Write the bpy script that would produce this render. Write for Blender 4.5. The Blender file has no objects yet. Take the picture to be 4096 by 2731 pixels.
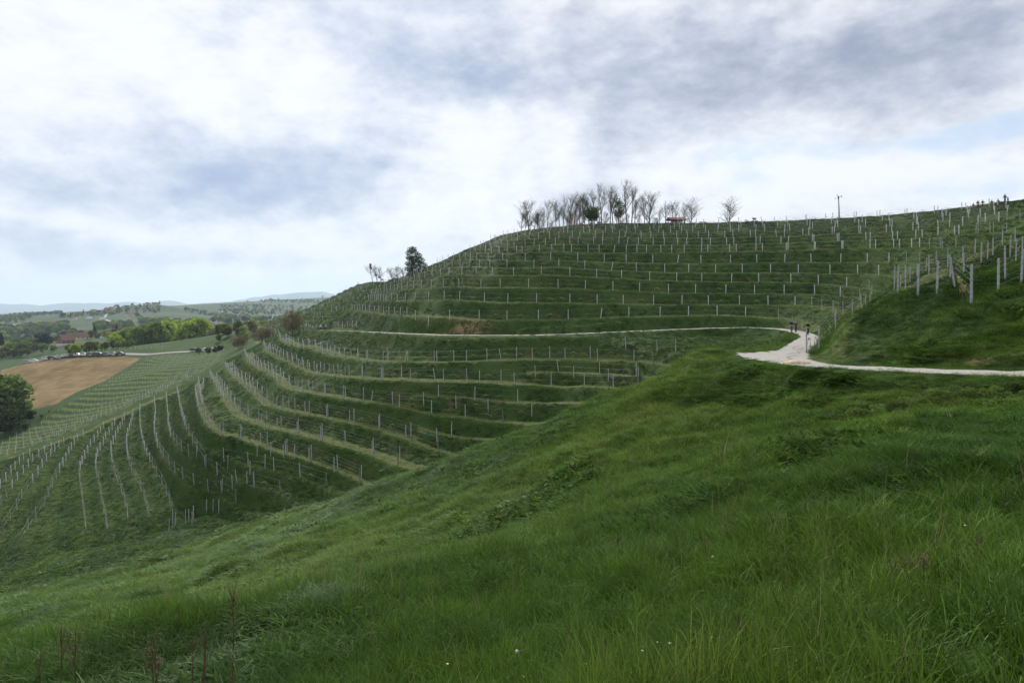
import bpy, bmesh, math, random
import numpy as np
from mathutils import Vector, Matrix
R = math.radians
sc = bpy.context.scene
C = sc.collection
random.seed(7); rng = np.random.default_rng(7)
# ------------------------------------------------------------------ camera, sky, sun, exposure
F = 2731.0; CX = 2048.0; YH = 1245.0          # focal length, centre column and horizon row in photograph pixels
cam = bpy.data.cameras.new('camera'); camo = bpy.data.objects.new('camera', cam); C.objects.link(camo)
cam.sensor_width = 36; cam.lens = 24; cam.shift_y = -(1365.5 - YH) / 4096
cam.clip_start = .1; cam.clip_end = 60000
camo.location = (0, 0, 0); camo.rotation_euler = (R(90), 0, 0)
sc.camera = camo
sc.view_settings.view_transform = 'Standard'; sc.view_settings.look = 'None'
sc.view_settings.exposure = 0.22; sc.view_settings.gamma = 1
sc.cycles.max_bounces = 5; sc.cycles.diffuse_bounces = 2; sc.cycles.glossy_bounces = 2
sc.cycles.transmission_bounces = 2; sc.cycles.volume_bounces = 1; sc.cycles.transparent_max_bounces = 8
try: sc.cycles.use_light_tree = False
except Exception: pass
SUN_AZ, SUN_EL = R(-16), R(35)                # the bright veil of cloud the sun stands behind, upper left
world = bpy.data.worlds.new('World'); sc.world = world; world.use_nodes = True

class NG:                                     # tiny node-graph helper
    def __init__(s, nt): s.nt = nt; s.n = nt.nodes; s.l = nt.links
    def node(s, typ, **kw):
        nd = s.n.new(typ)
        for k, v in kw.items():
            if k.startswith('i_'): s.put(nd.inputs[k[2:].replace('_', ' ')], v)
            elif k.startswith('n_'): s.put(nd.inputs[int(k[2:])], v)
            else: setattr(nd, k, v)
        return nd
    def put(s, inp, v):
        if hasattr(v, 'links') or isinstance(v, bpy.types.NodeSocket): s.l.new(v, inp)
        else: inp.default_value = v
    def m(s, op, a, b=None, c=None, clamp=False):
        nd = s.n.new('ShaderNodeMath'); nd.operation = op; nd.use_clamp = clamp
        s.put(nd.inputs[0], a)
        if b is not None: s.put(nd.inputs[1], b)
        if c is not None: s.put(nd.inputs[2], c)
        return nd.outputs[0]
    def ss(s, x, a, b, lo=0., hi=1.):
        nd = s.n.new('ShaderNodeMapRange'); nd.interpolation_type = 'SMOOTHSTEP'
        s.put(nd.inputs[0], x)
        for i, v in enumerate((a, b, lo, hi)): nd.inputs[1 + i].default_value = v
        return nd.outputs[0]
    def mix(s, f, a, b):
        nd = s.n.new('ShaderNodeMix'); nd.data_type = 'RGBA'
        s.put(nd.inputs[0], f); s.put(nd.inputs[6], a); s.put(nd.inputs[7], b)
        return nd.outputs[2]
    def noise(s, vec, scale, detail=4, rough=.5, dist=0., col=False):
        nd = s.n.new('ShaderNodeTexNoise'); s.put(nd.inputs['Vector'], vec)
        nd.inputs['Scale'].default_value = scale; nd.inputs['Detail'].default_value = detail
        nd.inputs['Roughness'].default_value = rough; nd.inputs['Distortion'].default_value = dist
        return nd.outputs['Color' if col else 'Fac']

def lin(r, g, b): return tuple(((c / 255 + .055) / 1.055) ** 2.4 if c > 10 else c / 255 / 12.92 for c in (r, g, b)) + (1.,)

def build_sky():
    g = NG(world.node_tree); g.n.clear()
    tc = g.node('ShaderNodeTexCoord'); sep = g.node('ShaderNodeSeparateXYZ'); g.l.new(tc.outputs['Generated'], sep.inputs[0])
    x, y, z = sep.outputs
    az = g.m('ARCTAN2', x, y); el = g.m('ARCSINE', z)
    zz = g.m('ADD', g.m('MAXIMUM', z, 0.), .17)
    comb = g.node('ShaderNodeCombineXYZ', n_0=g.m('DIVIDE', x, zz), n_1=g.m('DIVIDE', y, zz), n_2=0.)
    P = comb.outputs[0]
    flat = g.node('ShaderNodeCombineXYZ', n_0=g.m('MULTIPLY', az, 1.5), n_1=0., n_2=g.m('MULTIPLY', el, 2.9)).outputs[0]
    n1 = g.noise(P, .85, 7, .56, .25); n2 = g.noise(flat, 2.6, 8, .56, .15); n3 = g.noise(flat, 6.0, 8, .60, .1); n4 = g.noise(flat, 14., 7, .62, .1)
    warp = g.noise(flat, 1.6, 4, .6, 0., True)
    ws = g.node('ShaderNodeSeparateXYZ'); g.l.new(warp, ws.inputs[0])
    wa = g.m('MULTIPLY_ADD', g.m('SUBTRACT', ws.outputs[0], .5), .34, az)
    we = g.m('MULTIPLY_ADD', g.m('SUBTRACT', ws.outputs[1], .5), .16, el)
    def blob(px, py, sx, sy, a):                # a cloud bank at a direction of the sky
        u = (px - 1176) / 1568; az0 = math.atan(u); e0 = math.atan((715 - py) / 1568 * math.cos(az0))
        dx = g.m('MULTIPLY', g.m('SUBTRACT', wa, az0), 1568 / sx)
        dy = g.m('MULTIPLY', g.m('SUBTRACT', we, e0), 1568 / sy)
        r2 = g.m('ADD', g.m('MULTIPLY', dx, dx), g.m('MULTIPLY', dy, dy))
        return g.m('MULTIPLY', g.m('EXPONENT', g.m('MULTIPLY', r2, -1.)), a)
    def total(lst):
        s_ = None
        for b in lst:
            v = blob(*b); s_ = v if s_ is None else g.m('ADD', s_, v)
        return s_
    SH = total([(900, 60, 300, 110, .34), (1060, 170, 230, 80, .34), (1650, 170, 420, 110, .40), (2050, 150, 300, 130, .42), (1500, 300, 230, 60, .26),
                (1300, 60, 300, 90, .16), (330, 330, 330, 70, .30), (620, 440, 260, 80, .50), (150, 450, 260, 70, .34), (760, 340, 170, 60, .30), (180, 600, 300, 40, .30),
                (1370, 430, 160, 50, .26), (560, 610, 330, 30, .16), (2300, 330, 160, 40, .12), (900, 560, 260, 40, .16),
                (550, 130, 200, 90, -.14), (120, 60, 220, 60, -.05), (1080, 285, 150, 50, -.25), (1000, 520, 260, 50, -.16), (1900, 400, 330, 60, -.26),
                (1500, 640, 400, 50, -.2), (100, 520, 200, 25, -.2)])
    GP = total([(1690, 430, 90, 70, .30), (1960, 330, 240, 36, .30), (2280, 270, 120, 30, .34), (2150, 430, 170, 30, .22), (760, 530, 160, 40, .20),
                (780, 640, 360, 40, .22), (260, 660, 320, 40, .16), (2300, 400, 90, 60, .2), (40, 330, 160, 60, .08)])
    shade = g.m('ADD', g.m('ADD', g.m('MULTIPLY', n1, .22), g.m('MULTIPLY', n2, .80)), g.m('ADD', g.m('MULTIPLY', g.m('SUBTRACT', n3, .5), 1.15), g.m('MULTIPLY', g.m('SUBTRACT', n4, .5), .58)))
    shade = g.m('ADD', shade, SH)
    f_sh = g.ss(shade, .32, 1.44)
    gap = g.m('ADD', g.m('ADD', g.m('MULTIPLY', g.noise(flat, 4.2, 7, .6, .5), .8), g.m('MULTIPLY', g.noise(flat, 13., 5, .6, .4), .25)), GP)
    f_gp = g.m('MULTIPLY', g.ss(gap, .66, 1.06), .8)
    sky = g.node('ShaderNodeTexSky', sky_type='NISHITA', sun_disc=False, sun_elevation=SUN_EL, sun_rotation=SUN_AZ)
    S = .1
    k = .93 / S
    def c(r, gg, b, m=1.): v = lin(r, gg, b); return (v[0] * k * m, v[1] * k * m, v[2] * k * m, 1)
    white = c(243, 246, 252, 1.0); grey = g.mix(g.ss(g.m('ADD', az, g.m('MULTIPLY', g.m('SUBTRACT', n1, .5), .9)), -.25, .35), c(160, 177, 209), c(150, 160, 184))
    cl = g.mix(f_sh, white, grey)
    # the veil glows where the sun stands behind it
    blue = g.mix(.72, sky.outputs[0], c(196, 220, 250))
    colr = g.mix(f_gp, cl, blue)
    hz = g.ss(el, -.02, .16, 1., 0.)
    colr = g.mix(g.m('MULTIPLY', hz, .62), colr, c(234, 236, 238))
    low = g.ss(el, -.03, -.005, 1., 0.)
    colr = g.mix(low, colr, c(150, 165, 180))
    bg = g.node('ShaderNodeBackground'); g.l.new(colr, bg.inputs[0]); bg.inputs[1].default_value = S
    out = g.node('ShaderNodeOutputWorld'); g.l.new(bg.outputs[0], out.inputs[0])
build_sky()
world.cycles.sampling_method = 'MANUAL'; world.cycles.sample_map_resolution = 256
sun = bpy.data.lights.new('sun', 'SUN'); suno = bpy.data.objects.new('sun', sun); C.objects.link(suno)
sun.energy = 3.4; sun.angle = R(9); sun.color = (1, .96, .9)
suno.rotation_euler = (R(90) - SUN_EL, 0, math.pi - SUN_AZ + math.pi)
d_ = Vector((math.sin(SUN_AZ) * math.cos(SUN_EL), math.cos(SUN_AZ) * math.cos(SUN_EL), math.sin(SUN_EL)))
suno.rotation_euler = d_.to_track_quat('Z', 'Y').to_euler()

# ------------------------------------------------------------------ terrain: survey points (column, row, distance) read off the photograph
UR = {  # lips of the terraces above the path
1: [(1404,1240,195),(1428,1241,184),(1447,1243,175),(1467,1245,167),(1507,1250,157),(1547,1256,147),(1602,1262,135),(1650,1267,127),(1700,1271,122),(1800,1274,119),(2000,1280,117),(2250,1277,117),(2400,1271,118),(2600,1264,119),(2850,1259,121),(3000,1265,119),(3110,1273,115),(3180,1284,108),(3230,1296,100)],
2: [(1472,1202,198),(1497,1203,182),(1517,1203,169),(1541,1203,158),(1590,1204,147),(1650,1203,139),(1800,1200,128),(2000,1210,121),(2250,1212,121),(2400,1216,122),(2600,1219,123),(2850,1219,125),(3000,1219,124),(3150,1222,119),(3230,1230,113),(3300,1243,105),(3370,1258,96)],
3: [(1480,1178,210),(1525,1174,188),(1557,1168,176),(1604,1161,160),(1650,1155,150),(1700,1152,143),(1800,1148,134),(2000,1150,126),(2250,1152,126),(2400,1161,127),(2600,1170,128),(2850,1175,129),(3000,1175,128),(3150,1175,126),(3300,1181,121),(3400,1188,116),(3460,1196,110)],
4: [(1590,1140,195),(1640,1125,174),(1691,1114,161),(1748,1103,151),(1800,1099,145),(1900,1098,137),(2000,1101,131),(2250,1101,130),(2400,1109,131),(2600,1120,132),(2850,1126,133),(3150,1129,130),(3300,1138,125),(3400,1149,121),(3470,1162,117),(3520,1178,112)],
5: [(1650,1102,192),(1684,1090,182),(1735,1078,171),(1794,1067,159),(1900,1066,145),(2000,1073,135),(2250,1070,134),(2400,1081,135),(2600,1089,136),(2850,1092,137),(3150,1091,134),(3300,1094,129),(3450,1096,124),(3560,1102,116)],
6: [(1745,1056,184),(1790,1042,174),(1850,1037,161),(1900,1040,150),(2000,1045,140),(2250,1043,139),(2400,1049,140),(2600,1052,141),(2850,1055,142),(3150,1051,138),(3300,1050,133),(3450,1050,128),(3600,1051,119),(3680,1052,111)],
7: [(1880,1005,176),(1940,1012,160),(2000,1016,149),(2110,1010,147),(2250,1005,146),(2400,1011,147),(2600,1011,148),(2850,1008,148),(3150,1001,144),(3300,997,139),(3450,993,134),(3600,991,126),(3700,992,118),(3790,992,110)],
8: [(1920,990,178),(2000,990,160),(2110,985,154),(2250,976,152),(2400,974,152),(2600,979,153),(2850,981,153),(3150,974,149),(3300,966,144),(3450,962,139),(3600,959,132),(3750,948,124),(3900,934,114),(3980,934,106)],
9: [(1960,965,178),(2030,963,164),(2110,958,160),(2250,953,157),(2400,950,157),(2600,952,158),(2850,950,158),(3150,946,154),(3300,937,149),(3450,934,144),(3600,928,138),(3750,916,131),(3900,898,123),(4050,880,113)],
10: [(2010,948,178),(2110,938,168),(2250,932,163),(2400,931,162),(2600,932,163),(2850,928,163),(3150,923,159),(3300,914,154),(3450,905,149),(3600,902,144),(3750,886,138),(3900,870,130),(4050,850,122)],
11: [(2120,926,174),(2250,918,169),(2400,915,168),(2600,914,168),(2850,912,168),(3150,906,164),(3300,898,159),(3450,888,154),(3600,882,150),(3750,868,144),(3900,851,137),(4080,828,129)],
12: [(2150,918,180),(2250,909,175),(2400,901,174),(2600,899,174),(2850,898,174),(3150,888,170),(3300,880,165),(3450,872,160),(3600,863,156),(3750,851,151),(3900,834,145),(4060,812,139)]}
PATH = [(1225,1321,212),(1280,1321,190),(1340,1323,168),(1400,1325,152),(1500,1329,134),(1650,1335,121),(1800,1340,115),(2000,1341,112),(2150,1340,111),(2280,1336,111),(2400,1331,112),(2550,1324,114),(2700,1318,115),(2850,1312,116),(3000,1310,115),(3100,1314,111),(3175,1324,104),(3225,1336,95),(3240,1350,82),(3222,1365,68),(3192,1388,55),(3150,1420,41),(3150,1446,33),(3220,1458,30),(3300,1465,28.5),(3450,1473,26),(3700,1483,23.5),(4000,1494,21.5),(4200,1500,20.5),(4700,1512,19)]
P0 = [(1180,1328,225),(1240,1330,200),(1280,1330,184),(1340,1333,163),(1400,1335,148),(1500,1339,131),(1650,1345,118),(1800,1349,112),(2000,1350,109),(2150,1350,108.5),(2280,1347,108),(2380,1343,108)]
DR = {
-1: [(1112,1350,186),(1118,1362,172),(1140,1374,158),(1180,1384,147),(1230,1392,137),(1311,1420,124),(1400,1440,115),(1463,1447,111),(1541,1453,107),(1638,1452,105),(1762,1450,103),(1892,1447,103),(2026,1442,103),(2180,1438,103),(2292,1436,103),(2423,1446,101),(2528,1453,98),(2658,1463,91)],
-2: [(1050,1388,186),(1060,1402,172),(1096,1424,157),(1120,1440,147),(1191,1474,132),(1220,1484,126),(1263,1495,119),(1313,1501,112),(1379,1509,106),(1477,1518,101),(1592,1523,98),(1737,1526,97),(1884,1531,97),(2040,1537,97),(2186,1541,97),(2272,1547,96),(2430,1553,92),(2560,1556,86)],
-3: [(975,1420,176),(985,1442,162),(1010,1465,150),(1048,1482,138),(1086,1508,127),(1108,1537,121),(1143,1553,115),(1197,1567,108),(1268,1579,103),(1356,1595,99),(1473,1613,96),(1593,1631,94),(1737,1657,92),(1861,1676,91),(1995,1693,90),(2110,1704,88)],
-4: [(898,1465,168),(905,1484,158),(924,1508,145),(972,1543,130),(1020,1590,118),(1043,1612,113),(1105,1636,106),(1195,1652,100),(1300,1674,96),(1412,1697,93),(1520,1719,91),(1622,1757,88),(1713,1797,86),(1813,1831,84)],
-5: [(836,1505,156),(850,1530,142),(865,1564,130),(896,1626,117),(927,1662,110),(998,1689,102),(1048,1709,99),(1136,1725,95),(1243,1751,91),(1345,1781,88),(1443,1807,86),(1536,1841,83),(1612,1877,80)],
-6: [(790,1532,156),(793,1551,141),(777,1570,132),(789,1627,116),(814,1688,106),(845,1729,100),(906,1745,97),(1000,1768,94),(1086,1802,91),(1189,1826,88),(1282,1867,85),(1363,1898,83),(1426,1929,81),(1469,1946,79)],
-7: [(706,1572,157),(711,1592,145),(720,1650,131),(733,1702,119),(745,1738,112),(762,1762,106),(788,1783,100),(836,1815,95),(941,1853,91),(1098,1888,87),(1222,1917,84),(1299,1942,82),(1360,1973,80)],
-8: [(660,1594,160),(665,1612,151),(668,1666,139),(670,1707,129),(680,1750,120),(700,1776,113),(734,1804,106),(780,1837,100),(838,1863,94),(911,1906,89),(975,1936,86),(1083,1950,84),(1133,1978,82),(1180,2010,80)],
-9: [(615,1612,160),(620,1663,146),(614,1710,134),(620,1768,124),(633,1803,118),(652,1833,112),(678,1868,107),(711,1906,102),(760,1945,97),(830,1972,93),(909,1988,88),(948,2022,85),(990,2055,82)],
-10: [(556,1640,157),(556,1720,143),(562,1765,134),(575,1822,124),(592,1854,118),(612,1899,110),(638,1941,105),(661,1993,99),(674,2050,93),(690,2112,87)],
-11: [(530,1665,156),(520,1705,146),(508,1737,138),(500,1772,131),(501,1800,125),(509,1860,115),(523,1894,110),(543,1937,105),(564,1981,100),(579,2032,95),(587,2078,91),(595,2135,87)],
-12: [(495,1680,156),(480,1710,148),(466,1738,141),(453,1765,135),(440,1798,128),(439,1832,122),(443,1863,117),(452,1902,111),(467,1943,106),(482,1988,101),(497,2037,96),(505,2090,91),(503,2140,87)],
-13: [(455,1703,154),(437,1736,146),(421,1757,141),(405,1790,134),(388,1818,128),(375,1872,118),(379,1907,113),(388,1942,108),(395,1983,103),(403,2037,97),(411,2079,93),(421,2125,89),(423,2178,85)],
-14: [(410,1716,155),(393,1738,149),(378,1759,143),(359,1784,137),(347,1810,132),(331,1838,126),(317,1868,120),(309,1904,114),(311,1945,109),(316,1981,104),(321,2028,99),(327,2078,94),(333,2132,89),(331,2180,85)],
-15: [(325,1748,153),(299,1771,147),(283,1795,141),(269,1817,135),(254,1848,129),(237,1879,123),(218,1909,117),(197,1950,111),(180,1993,106),(156,2042,101),(118,2093,96),(77,2157,90),(35,2222,85)],
-16: [(250,1778,151),(232,1792,147),(214,1808,142),(189,1838,135),(167,1866,129),(148,1896,124),(126,1932,119),(102,1968,114),(77,2006,109),(51,2057,103),(19,2106,98),(-40,2175,91)],
-17: [(200,1797,150),(173,1816,145),(134,1840,138),(107,1871,131),(82,1904,125),(56,1934,120),(28,1978,114),(-10,2030,107),(-60,2090,100)],
-18: [(110,1825,147),(85,1845,142),(60,1870,135),(35,1900,128),(8,1935,122),(-30,1985,115)]}
GROUND = []                                    # plain survey points: (column, row, distance)
for x, pts in {4096: [(1530,20),(1600,17.5),(1665,15),(1800,11),(2100,6.5),(2731,3.2)], 3687: [(1500,21.5),(1590,19.3),(1690,15),(1900,10),(2300,5.5),(2731,3.5)],
               3277: [(1485,27),(1550,23),(1660,20.8),(1800,17),(2000,11),(2731,3.9)], 2868: [(1420,42),(1432,38),(1485,31),(1600,27.5),(1740,23),(1950,15),(2300,8),(2731,4.6)],
               2700: [(1474,41),(1500,36),(1545,31.5),(1690,24),(1900,17.5)], 2764: [(1437,41),(1475,36),(1560,29.5)], 2627: [(1548,42)], 2594: [(1552,40),(1620,30),(1790,22),(2100,13.5),(2731,5.2)], 2414: [(1592,43)], 2321: [(1645,43),(1740,32),(2000,20),(2731,5.8)],
               1993: [(1772,45),(1890,35),(2150,20),(2731,6.2)], 1740: [(1860,50)], 1502: [(1942,56),(2040,43),(2300,21),(2731,7)], 1230: [(2020,62)], 956: [(2100,68),(2200,50),(2400,24),(2731,7.5)],
               650: [(2155,76)], 409: [(2200,81),(2320,50),(2500,23),(2731,8.5)], 150: [(2240,83)], 0: [(2268,86),(2400,50),(2560,24),(2731,9)], -800: [(2450,90),(2560,50),(2680,24),(2850,9)]}.items():
    GROUND += [(x, y, d) for y, d in pts]
GROUND += [(2860,1560,60),(2594,1600,62),(2321,1720,66),(1993,1850,68),(1740,1940,67),(1502,2010,70),(1230,2060,74),(956,2125,78)]   # floor of the hidden gully
GROUND += [(2430,1345,107),(2550,1369,103),(2640,1392,98),(2700,1412,93),(2790,1450,84),(2868,1345,113),(2868,1383,101),(2868,1420,86),(2650,1345,111),(2600,1362,108),(2650,1380,104),(3000,1342,110),(3000,1372,98),(3000,1405,76),(3100,1345,102),(3110,1372,82),(3060,1400,62),(2960,1428,46),(2900,1450,60),(3180,1352,92),(3190,1366,72)]
GROUND += [(3250,1448,31),(3300,1440,33),(3330,1385,38),(3350,1350,46),(3400,1303,55),(3440,1262,68),(3480,1222,88),(3290,1352,45),(3226,1392,44),(3342,1312,53),(3409,1276,59),(3458,1238,76),(3477,1222,92),
 (3480,1456,28),(3700,1470,25.2),(3900,1478,23.6),(4096,1486,22),(3600,1300,36.5),(3700,1320,32.5),(3900,1300,28.7),(3900,1400,25.6),(4096,1300,27),(4096,1400,24),(3500,1350,34.5),(3450,1320,40),(3520,1240,44),(3540,1200,46),
 (3590,1177,42),(3577,1152,56),(3622,1143,55),(3672,1190,39.5),(3716,1109,65),(3748,1150,50),(3820,1172,38),(3885,1203,31.6),(3993,1180,34),(4021,1101,37.5),(4100,1182,30),(3925,1044,66),(3972,1026,71),(4040,1034,60),(4070,1056,50),
 (3850,1030,80),(3780,1060,78),(4096,950,88),(4000,972,92),(3700,1080,92),(3620,1120,95),(3560,1160,97),(3500,1200,92),(3900,1000,88),(4500,1150,30),(4500,1000,60),(4500,880,100),(4800,1500,18),(4800,1800,9),(4800,2731,3)]
GROUND += [(2150,925,200),(2150,960,260),(2600,918,210),(2600,960,280),(3150,910,205),(3150,950,280),(3600,890,190),(3600,940,260),(3900,865,180),(4096,800,150),(4096,850,190),(4096,900,260),(4500,780,160),(4500,850,230),(1965,958,184),(1965,985,230),(1900,988,184),(1900,1020,230),(1800,1033,188),(1800,1062,230),(1730,1064,196),(1730,1090,235),(1640,1112,205),(1640,1124,250),(1560,1152,216),(1560,1150,240),(1560,1129,285)]
GROUND += [(1500,1132,292),(1440,1158,300),(1330,1212,320),(1250,1250,335),(1180,1275,330),(1500,1165,250),(1430,1200,245),(1340,1250,240),(1260,1285,240),(1190,1310,250),(1230,1330,225),(1170,1339,212),(1100,1345,225),(1050,1371,232),(1080,1350,210),(1000,1386,255),(950,1397,300),(1040,1395,200),(980,1412,200),(900,1440,195),(870,1408,320),(1120,1300,300),(1010,1345,330),(930,1345,450),(1450,1120,400),(1300,1230,420),(1600,1130,400)]
CREST = [(906,1479,168),(860,1500,166),(813,1528,165),(743,1556,163),(660,1585,163),(581,1613,162),(500,1655,161),(400,1698,161),(320,1738,158),(232,1770,157),(120,1808,155),(60,1828,153),(0,1843,150),(-100,1880,148)]
GROUND += CREST
GROUND += [(885,1470,210),(900,1445,330),(743,1530,205),(743,1480,270),(743,1440,335),(581,1590,198),(581,1500,290),(581,1440,370),(400,1668,200),(400,1600,260),(400,1530,330),(232,1745,192),(232,1690,235),(203,1645,268),(60,1810,185),(0,1828,178),(0,1768,230),(110,1718,250),(-300,1900,200),(-300,1800,260)]
GROUND += [(203,1632,282),(120,1632,292),(330,1560,340),(430,1520,362),(500,1475,385),(565,1434,422),(604,1420,432),(330,1420,446),(200,1434,452),(100,1452,466),(330,1500,390),(100,1550,380),(200,1560,345),(0,1484,476),(20,1600,320),(-100,1650,300),(0,1700,268),(639,1422,402),(700,1420,410),(790,1413,418),(895,1410,400),(975,1406,428),(500,1418,440)]
GROUND += [(0,1425,600),(120,1415,560),(300,1395,520),(480,1400,490),(258,1372,560),(350,1352,620),(440,1347,650),(200,1375,600),(640,1395,520),(600,1355,640),(750,1322,700),(680,1340,660),(850,1345,730),(750,1395,540),(860,1395,520),(930,1370,600),(1000,1340,800),(1050,1320,1000),(1000,1300,1150),(1150,1290,1250),(1100,1330,650),(0,1380,900),(100,1360,1000),(300,1320,1050),(200,1340,950),
 (100,1303,1350),(0,1290,1600),(270,1296,1350),(400,1293,1300),(380,1310,1150),(300,1263,1550),(200,1285,1500),(450,1300,1200),(430,1265,1500),(540,1242,1600),(620,1214,1700),(560,1285,1350),(660,1219,1750),(700,1290,1350),(600,1262,1480),(800,1262,1700),(760,1240,1850),(780,1285,1400),(700,1236,1900),(850,1245,2100),(900,1262,1800),(1000,1226,2300),(1100,1204,2550),(1160,1208,2600),(1200,1205,2650),(1300,1200,2750),(1000,1270,1700),(1200,1268,1700),(1250,1240,2200),(1150,1235,2250),(1350,1185,2900),
 (0,1268,3000),(300,1262,3200),(600,1258,3600),(900,1252,4000),(1200,1248,4300),(1600,1245,4000),(0,1262,8000),(600,1260,8000),(1300,1258,8000),(2000,1255,3000),(3000,1250,3000),(4096,1250,3000),(2500,1200,700),(3500,1200,700),(2000,1150,600),(4400,1200,700),(2500,1255,8000),(4000,1255,8000)]
GROUND += [(x, 1252, 14500) for x in range(-600, 4800, 400)] + [(x, 1254, 10500) for x in range(-600, 4800, 400)]
def md(x, y, d): return 235 + (d - 235) * .52 if x < 1035 and y > 1395 and 235 < d < 481 else d   # the valley floor stands nearer than first read
def to3(x, y, d):
    d = md(x, y, d); u = (x - CX) / F; return (u * d, d, (YH - y) / F * d)
def smooth(a, b, x): t = np.clip((x - a) / (b - a), 0, 1); return t * t * (3 - 2 * t)
def dense(pts, step=.03):
    P = [to3(*p) for p in pts]; out = []
    for a, b in zip(P[:-1], P[1:]):
        n = max(1, int(math.dist(a, b) / (math.hypot(a[0], a[1]) * step) + .5))
        for i in range(n): t = i / n; out.append([a[j] + (b[j] - a[j]) * t for j in range(3)])
    out.append(list(P[-1])); return out
def th_r(P): P = np.asarray(P, float); r = np.hypot(P[:, 0], P[:, 1]); return np.arctan2(P[:, 0], P[:, 1]), np.log(r), r
class RBF:
    def __init__(s, x, y, v, lam=1e-3):
        s.x, s.y = x, y; n = len(x)
        A = np.hypot(x[:, None] - x, y[:, None] - y); A[np.arange(n), np.arange(n)] -= lam
        Pm = np.c_[np.ones(n), x, y]; K = np.zeros((n + 3, n + 3)); K[:n, :n] = A; K[:n, n:] = Pm; K[n:, :n] = Pm.T
        s.w = np.linalg.solve(K, np.r_[v, np.zeros(3)])
    def __call__(s, X, Y):
        sh = X.shape; X = X.ravel(); Y = Y.ravel(); out = np.empty(len(X)); n = len(s.x)
        for i in range(0, len(X), 20000):
            a, b = X[i:i + 20000], Y[i:i + 20000]
            out[i:i + 20000] = np.sqrt((a[:, None] - s.x) ** 2 + (b[:, None] - s.y) ** 2) @ s.w[:n] + s.w[n] + s.w[n + 1] * a + s.w[n + 2] * b
        return out.reshape(sh)
lipP, lipL = [], []
for k, pts in list(UR.items()) + [(0, P0)] + list(DR.items()):
    D_ = dense(pts); lipP += D_; lipL += [k] * len(D_)
pathP = dense(PATH)
gP = [to3(*g) for g in GROUND]
near = [(r_ * math.sin(a), r_ * math.cos(a), -1.72 - .12 * r_ * (1 - math.sin(a))) for r_ in (1.0, 1.8) for a in np.linspace(-1, 1, 9)]
ptsZ = lipP + pathP[12:] + gP + near           # the path's own line counts from where it leaves the terraces
keep = {}
for p in ptsZ:
    t, l, r_ = math.atan2(p[0], p[1]), math.log(math.hypot(p[0], p[1])), math.hypot(p[0], p[1]); keep.setdefault((round(t / .006), round(l / .006)), (t, l, p[2] / r_))
kz = np.array(list(keep.values()))
Zf = RBF(kz[:, 0], kz[:, 1], kz[:, 2], 2e-3)
t_, l_, _ = th_r(lipP)
Lf = RBF(t_, l_, np.array(lipL, float), 2e-3)
flat = [p for p in gP] + near + pathP[26:] + [list(to3(x, y, d)) for x, y, d in [(2450,1325,116),(2500,1340,110)]]
tf, lf_, _ = th_r(flat)
Mf = RBF(np.r_[t_, tf], np.r_[l_, lf_], np.r_[np.ones(len(t_)), np.zeros(len(tf))], 5e-3)
# coarse grid of the three fields
gt = np.arange(-.98, .981, .008)
gl = np.r_[np.arange(-.4, 3.9, .025), np.arange(3.9, 5.6, .009), np.arange(5.6, 9.6, .025)]
GT, GL = np.meshgrid(gt, gl, indexing='ij')
Zg, Lg, Mg = Zf(GT, GL), Lf(GT, GL), Mf(GT, GL)
def samp(G, t, l):
    t = np.clip(t, -.97, .97); l = np.clip(l, gl[0], gl[-1] - 1e-6)
    i = (t - gt[0]) / .008; i0 = np.clip(i.astype(int), 0, len(gt) - 2); fi = i - i0
    j0 = np.clip(np.searchsorted(gl, l, side='right') - 1, 0, len(gl) - 2); fj = (l - gl[j0]) / (gl[j0 + 1] - gl[j0])
    return (G[i0, j0] * (1 - fi) + G[i0 + 1, j0] * fi) * (1 - fj) + (G[i0, j0 + 1] * (1 - fi) + G[i0 + 1, j0 + 1] * fi) * fj
def vnoise(x, y, seed=0):                        # smooth value noise
    xi = np.floor(x).astype(np.int64); yi = np.floor(y).astype(np.int64); fx = x - xi; fy = y - yi
    fx = fx * fx * (3 - 2 * fx); fy = fy * fy * (3 - 2 * fy)
    def h(a, b):
        n = (a * 374761393 + b * 668265263 + seed * 982451653) & 0xffffffff; n = ((n ^ (n >> 13)) * 1274126177) & 0xffffffff
        return ((n ^ (n >> 16)) & 0xffff) / 65535. * 2 - 1
    return (h(xi, yi) * (1 - fx) + h(xi + 1, yi) * fx) * (1 - fy) + (h(xi, yi + 1) * (1 - fx) + h(xi + 1, yi + 1) * fx) * fy
def fbm(x, y, s, o=3, seed=0):
    v = 0; a = 1.
    for i in range(o): v = v + a * vnoise(x / s + 17.3 * i, y / s - 9.1 * i, seed + i); s = s / 2.03; a *= .5
    return v
PA = np.array(pathP)[:, :]                        # the gravel path's centre line
PW = np.interp(np.arange(len(PA)), [0, 20, len(PA) - 1], [1.35, 1.4, 1.3])
def path_dist(X, Y):
    best = np.full(X.shape, 1e9); zz = np.zeros(X.shape)
    ok = (np.hypot(X, Y) < 260)
    xs, ys = X[ok], Y[ok]; b = np.full(xs.shape, 1e9); z = np.zeros(xs.shape)
    for a, c in zip(PA[:-1], PA[1:]):
        dx, dy = c[0] - a[0], c[1] - a[1]; L2 = dx * dx + dy * dy + 1e-9
        t = np.clip(((xs - a[0]) * dx + (ys - a[1]) * dy) / L2, 0, 1)
        d = np.hypot(xs - a[0] - t * dx, ys - a[1] - t * dy); m = d < b
        b[m] = d[m]; z[m] = (a[2] + (c[2] - a[2]) * t)[m]
    best[ok] = b; zz[ok] = z; return best, zz
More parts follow.
